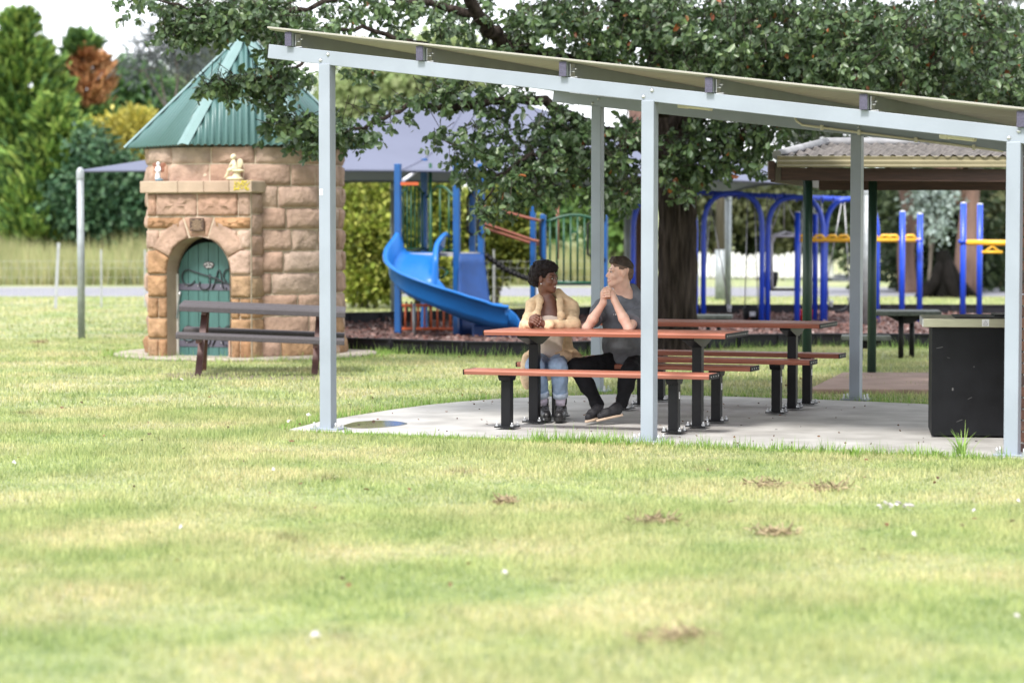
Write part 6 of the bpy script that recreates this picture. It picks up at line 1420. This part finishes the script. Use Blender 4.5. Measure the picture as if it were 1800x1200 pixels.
uM = V((-.97, -.1, .02)).normalized(); vM = V((0.12, .12, .97)); vM = (vM - uM * vM.dot(uM)).normalized(); wM = uM.cross(vM)
if wM.y > 0: wM = -wM
tipsM = clasp(S, cMh, uM, vM, wM, wL, wR, .0092)
kR, kL = P(1013, 643, 20.68), P(1108, 648, 20.52); aR, aL = P(1052, 714, 20.62), P(1092, 712, 20.56)
for kn, an, sx in ((kR, aR, -.09), (kL, aL, .09)): S.chain([hipM + V((sx, -.02, 0)), kn, an], [.085, .055, .038], k=.03)
bm = S.build('body', [mSkM, mLipM], man, paint=[(lipfn(lipsM), 1)]); face_parts(bm, HM, mHairM, sM, .0); nails(tipsM, wM, vM, M('pink_nail', (.66, .42, .36), .3), bm, 0)
S = SDF(.0048); S.ell(HM(0, -.018, .048), (.080, .102, .086), HM.R, k=.01); S.cap(HM(-.03, .060, .100), HM(.03, .060, .100), .027, k=.02); S.cap(HM(0, -.04, .108), HM(0, .05, .112), .032, .028, k=.03); S.ell(HM(0, -.075, -.01), (.062, .045, .06), HM.R, k=.02)
S.ell(HM(0, .125, .02), (.10, .070, .085), HM.R, k=.006, sub=True)
for sg in (-1, 1): S.ell(HM(sg * .10, -.002, -.006), (.034, .034, .042), HM.R, k=.008, sub=True); S.ell(HM(sg * .085, .085, .02), (.05, .05, .045), HM.R, k=.008, sub=True)
S.ell(HM(0, .06, -.08), (.11, .11, .07), HM.R, k=.008, sub=True)
hn3 = fnoise(120, .005, 7); hr = S.build('hair', [mHairM, mFade], man, noise=hn3, smooth=1, paint=[(lambda c: ((c - np.array(HM.o)) @ np.array(HM.u)) < .062 + .03 * np.sin(((c - np.array(HM.o)) @ np.array(HM.f)) * 9), 1)])
mTee = M('grey_tee', (.15, .158, .18), .88, var=.16, vscale=14, bump=.001, bscale=260, spec=.15)
S = SDF(.006); S.cap(sR + V((.02, 0, -.01)), sL + V((-.02, 0, -.01)), .076, k=.06); S.ell(cM + V((0, -.02, -.13)), (.20, .132, .185), k=.06); S.ell(cM + V((0, -.01, -.34)), (.19, .137, .18), k=.06); S.ell(hipM + V((0, -.025, .035)), (.20, .16, .085), k=.05)
S.cap(sR, sR.lerp(eR, .58), .078, .080, k=.03, flat=1); S.cap(sL, sL.lerp(eL, .80), .080, .088, k=.03, flat=1)
S.cap(nm + V((.02, .03, .025)), sR + V((-.0, .01, .0)), .05, .065, k=.05); S.cap(nm + V((.03, .03, .045)), sL + V((0, .01, 0)), .055, .07, k=.05)
S.ell(nm + V((0, .005, -.045)), (.12, .095, .062), k=.04); S.cap(nm + V((-.008, -.014, -.03)), HM(0, -.02, -.08), .058, .066, k=.005, sub=True)
for a, b in ((sR.lerp(eR, .62), sR.lerp(eR, .9)), ): S.cap(a, b, .052, .056, k=.008, sub=True)
f5 = fnoise(19, .010, 41); f6 = fnoise(48, .005, 42); te = S.build('t_shirt', mTee, man, noise=lambda Q: f5(Q) + f6(Q))
S = SDF(.005); S.chain([nm + V((math.cos(a) * .064 - .008, math.sin(a) * .060 - .012, -.002 - .03 * max(0, -math.sin(a)) + .03 * max(0, math.sin(a)))) for a in [6.283 * i / 20 for i in range(21)]], [.009] * 21, k=.004); S.build('neckband', M('dark_rib', (.10, .105, .125), .9), te)
m = MB(); pc = P(1081, 552.5, 20.80); m.box(pc + V((-.012, 0, 0)), (.004, .004, .014)); m.box(pc + V((.006, 0, -.001)), (.011, .004, .011), (1, 0, .3)); m.build('chest_print', mWhite, te)
mTrou = M('black_trousers', (.010, .010, .012), .85, var=.25, vscale=12, spec=.2)
S = SDF(.006); S.ell(hipM, (.175, .14, .10), k=.05)
for kn, an, sx in ((kR, aR, -.085), (kL, aL, .085)): S.chain([hipM + V((sx, -.03, 0)), kn + V((0, 0, -.01)), kn.lerp(an, .45), an + V((0, .005, .01))], [.095, .076, .066, .050], k=.035); S.cap(kn.lerp(an, .8), an + V((0, 0, -.005)), .050, .056, k=.01, flat=1)
f7 = fnoise(22, .005, 51); f8 = fnoise(60, .003, 52); S.build('trousers', mTrou, man, noise=lambda Q: f7(Q) + f8(Q))
mShoe = M('black_knit_shoe', (.011, .011, .014), .75, var=.4, vscale=60, bump=.001, bscale=200); mGum = M('cream_sole', (.50, .38, .28), .6, var=.1)
def shoe(an, heel, toe, up):
    heel, toe, up = V(heel), V(toe), V(up); t = (toe - heel).normalized(); up = (up - t * up.dot(t)).normalized(); s_ = t.cross(up); L = (toe - heel).length; S = SDF(.0045)
    S.chain([an, heel + t * .05 + up * .065], [.046, .048], k=.02); S.chain([heel + t * .03 + up * .045, heel + t * .13 + up * .048, heel + t * (L - .045) + up * .034], [.042, .042, .033], k=.025)
    o = S.build('shoe', mShoe, man, noise=fnoise(50, .002, 6)); m = MB(); pr = [(-.012, -.026), (.06, -.037), (.18, -.045), (L - .03, -.033), (L + .008, -.012), (L + .008, .012), (L - .03, .033), (.18, .045), (.06, .037), (-.012, .026)]
    m.prism(pr, heel - up * .006, t, s_, up * .02); m.build('sole', mGum, o, .006)
    m = MB()
    for k in range(5): q = heel + t * (.20 - .024 * k) + up * (.072 + .003 * k); m.tube([q - s_ * .022 - up * .006, q + up * .004, q + s_ * .022 - up * .006], .003, 5)
    m.build('laces', mSole, o)
h1 = P(1057, 727, 20.60); h1.z = ZS + .04; tR = P(1031, 741, 20.40); tR.z = ZS + .012; shoe(aR, h1, tR, (0, 0.25, 1))
h2 = P(1091, 724, 20.52); h2.z = ZS + .055; tL = P(1050, 737, 20.40); tL.z = ZS + .02; shoe(aL, h2, tL, (.12, .3, 1))

# ---------------------------------------------------------------- ledge figurines
mCreamF = M('cream_figurine', (.62, .55, .38), .6, var=.1, vscale=30); mWhF = M('white_figurine', (.72, .74, .78), .5, var=.08); mBaseF = M('blue_grey_base', (.12, .19, .24), .6, var=.2); mWingF = M('russet_wing', (.26, .11, .07), .7, var=.3)
def L1(o, x, y, z): return o + uP * x + nP * y + V((0, 0, z))
f1 = thing('fairy_figurine', 'cream figurine of a winged fairy sitting on a mushroom, on the right of the ledge', 'figurine', FIG1); q = lambda *a: L1(FIG1, *a)
S = SDF(.005); S.ell(q(.0, 0, .025), (.11, .07, .032), k=.02); S.ell(q(.03, 0, .06), (.05, .045, .05), k=.02); S.ell(q(.045, 0, .125), (.085, .07, .022), k=.01); S.cap(q(.045, 0, .05), q(.045, 0, .12), .03, k=.01); S.build('mushroom', mCreamF, f1)
S = SDF(.004); S.chain([q(.02, .02, .155), q(.0, .02, .215), q(.0, .02, .25)], [.04, .034, .02], k=.015); S.ell(q(-.012, .025, .295), (.03, .03, .036), k=.01); S.ell(q(-.004, .015, .305), (.034, .033, .034), k=.01); S.chain([q(.01, .04, .155), q(-.055, .05, .13), q(-.09, .05, .06), q(-.115, .05, .04)], [.026, .022, .015, .010], k=.01)
S.chain([q(.01, .03, .24), q(.03, .05, .19), q(.045, .05, .145)], [.016, .012, .010], k=.008); S.chain([q(-.01, .04, .24), q(-.03, .06, .2), q(-.05, .05, .15)], [.015, .012, .01], k=.008); S.build('figure', mCreamF, f1)
S = SDF(.004); S.ell(q(.07, -.015, .225), (.04, .012, .055), k=.01); S.ell(q(.06, -.015, .175), (.028, .010, .03), k=.01); S.build('wing', mCreamF, f1)
f2 = thing('fairy_figurine', 'small white standing fairy figurine with russet wings, on the left of the ledge', 'figurine', FIG2); q = lambda *a: L1(FIG2, *a)
S = SDF(.004); S.ell(q(.01, 0, .015), (.055, .045, .022), k=.02); S.cap(q(.0, 0, .02), q(.0, 0, .05), .035, .02, k=.02); S.build('base', mBaseF, f2)
S = SDF(.004); S.chain([q(-.01, .0, .04), q(-.004, 0, .11), q(.004, 0, .165), q(.0, 0, .19)], [.036, .026, .024, .014], k=.012); S.ell(q(.0, .005, .22), (.024, .024, .029), k=.008); S.chain([q(-.02, .01, .18), q(-.03, .025, .145), q(.0, .035, .13)], [.011, .009, .008], k=.006); S.chain([q(.025, .01, .18), q(.035, .02, .14), q(.01, .035, .125)], [.011, .009, .008], k=.006); S.build('figure', mWhF, f2)
for sg in (-1, 1):
    S = SDF(.004); S.ell(q(sg * .055, -.02, .21), (.042, .007, .03), k=.01); S.ell(q(sg * .045, -.02, .15), (.03, .007, .04), k=.01); S.cap(q(sg * .015, -.015, .17), q(sg * .06, -.02, .225), .01, k=.01); S.build('wing', mWingF, f2)
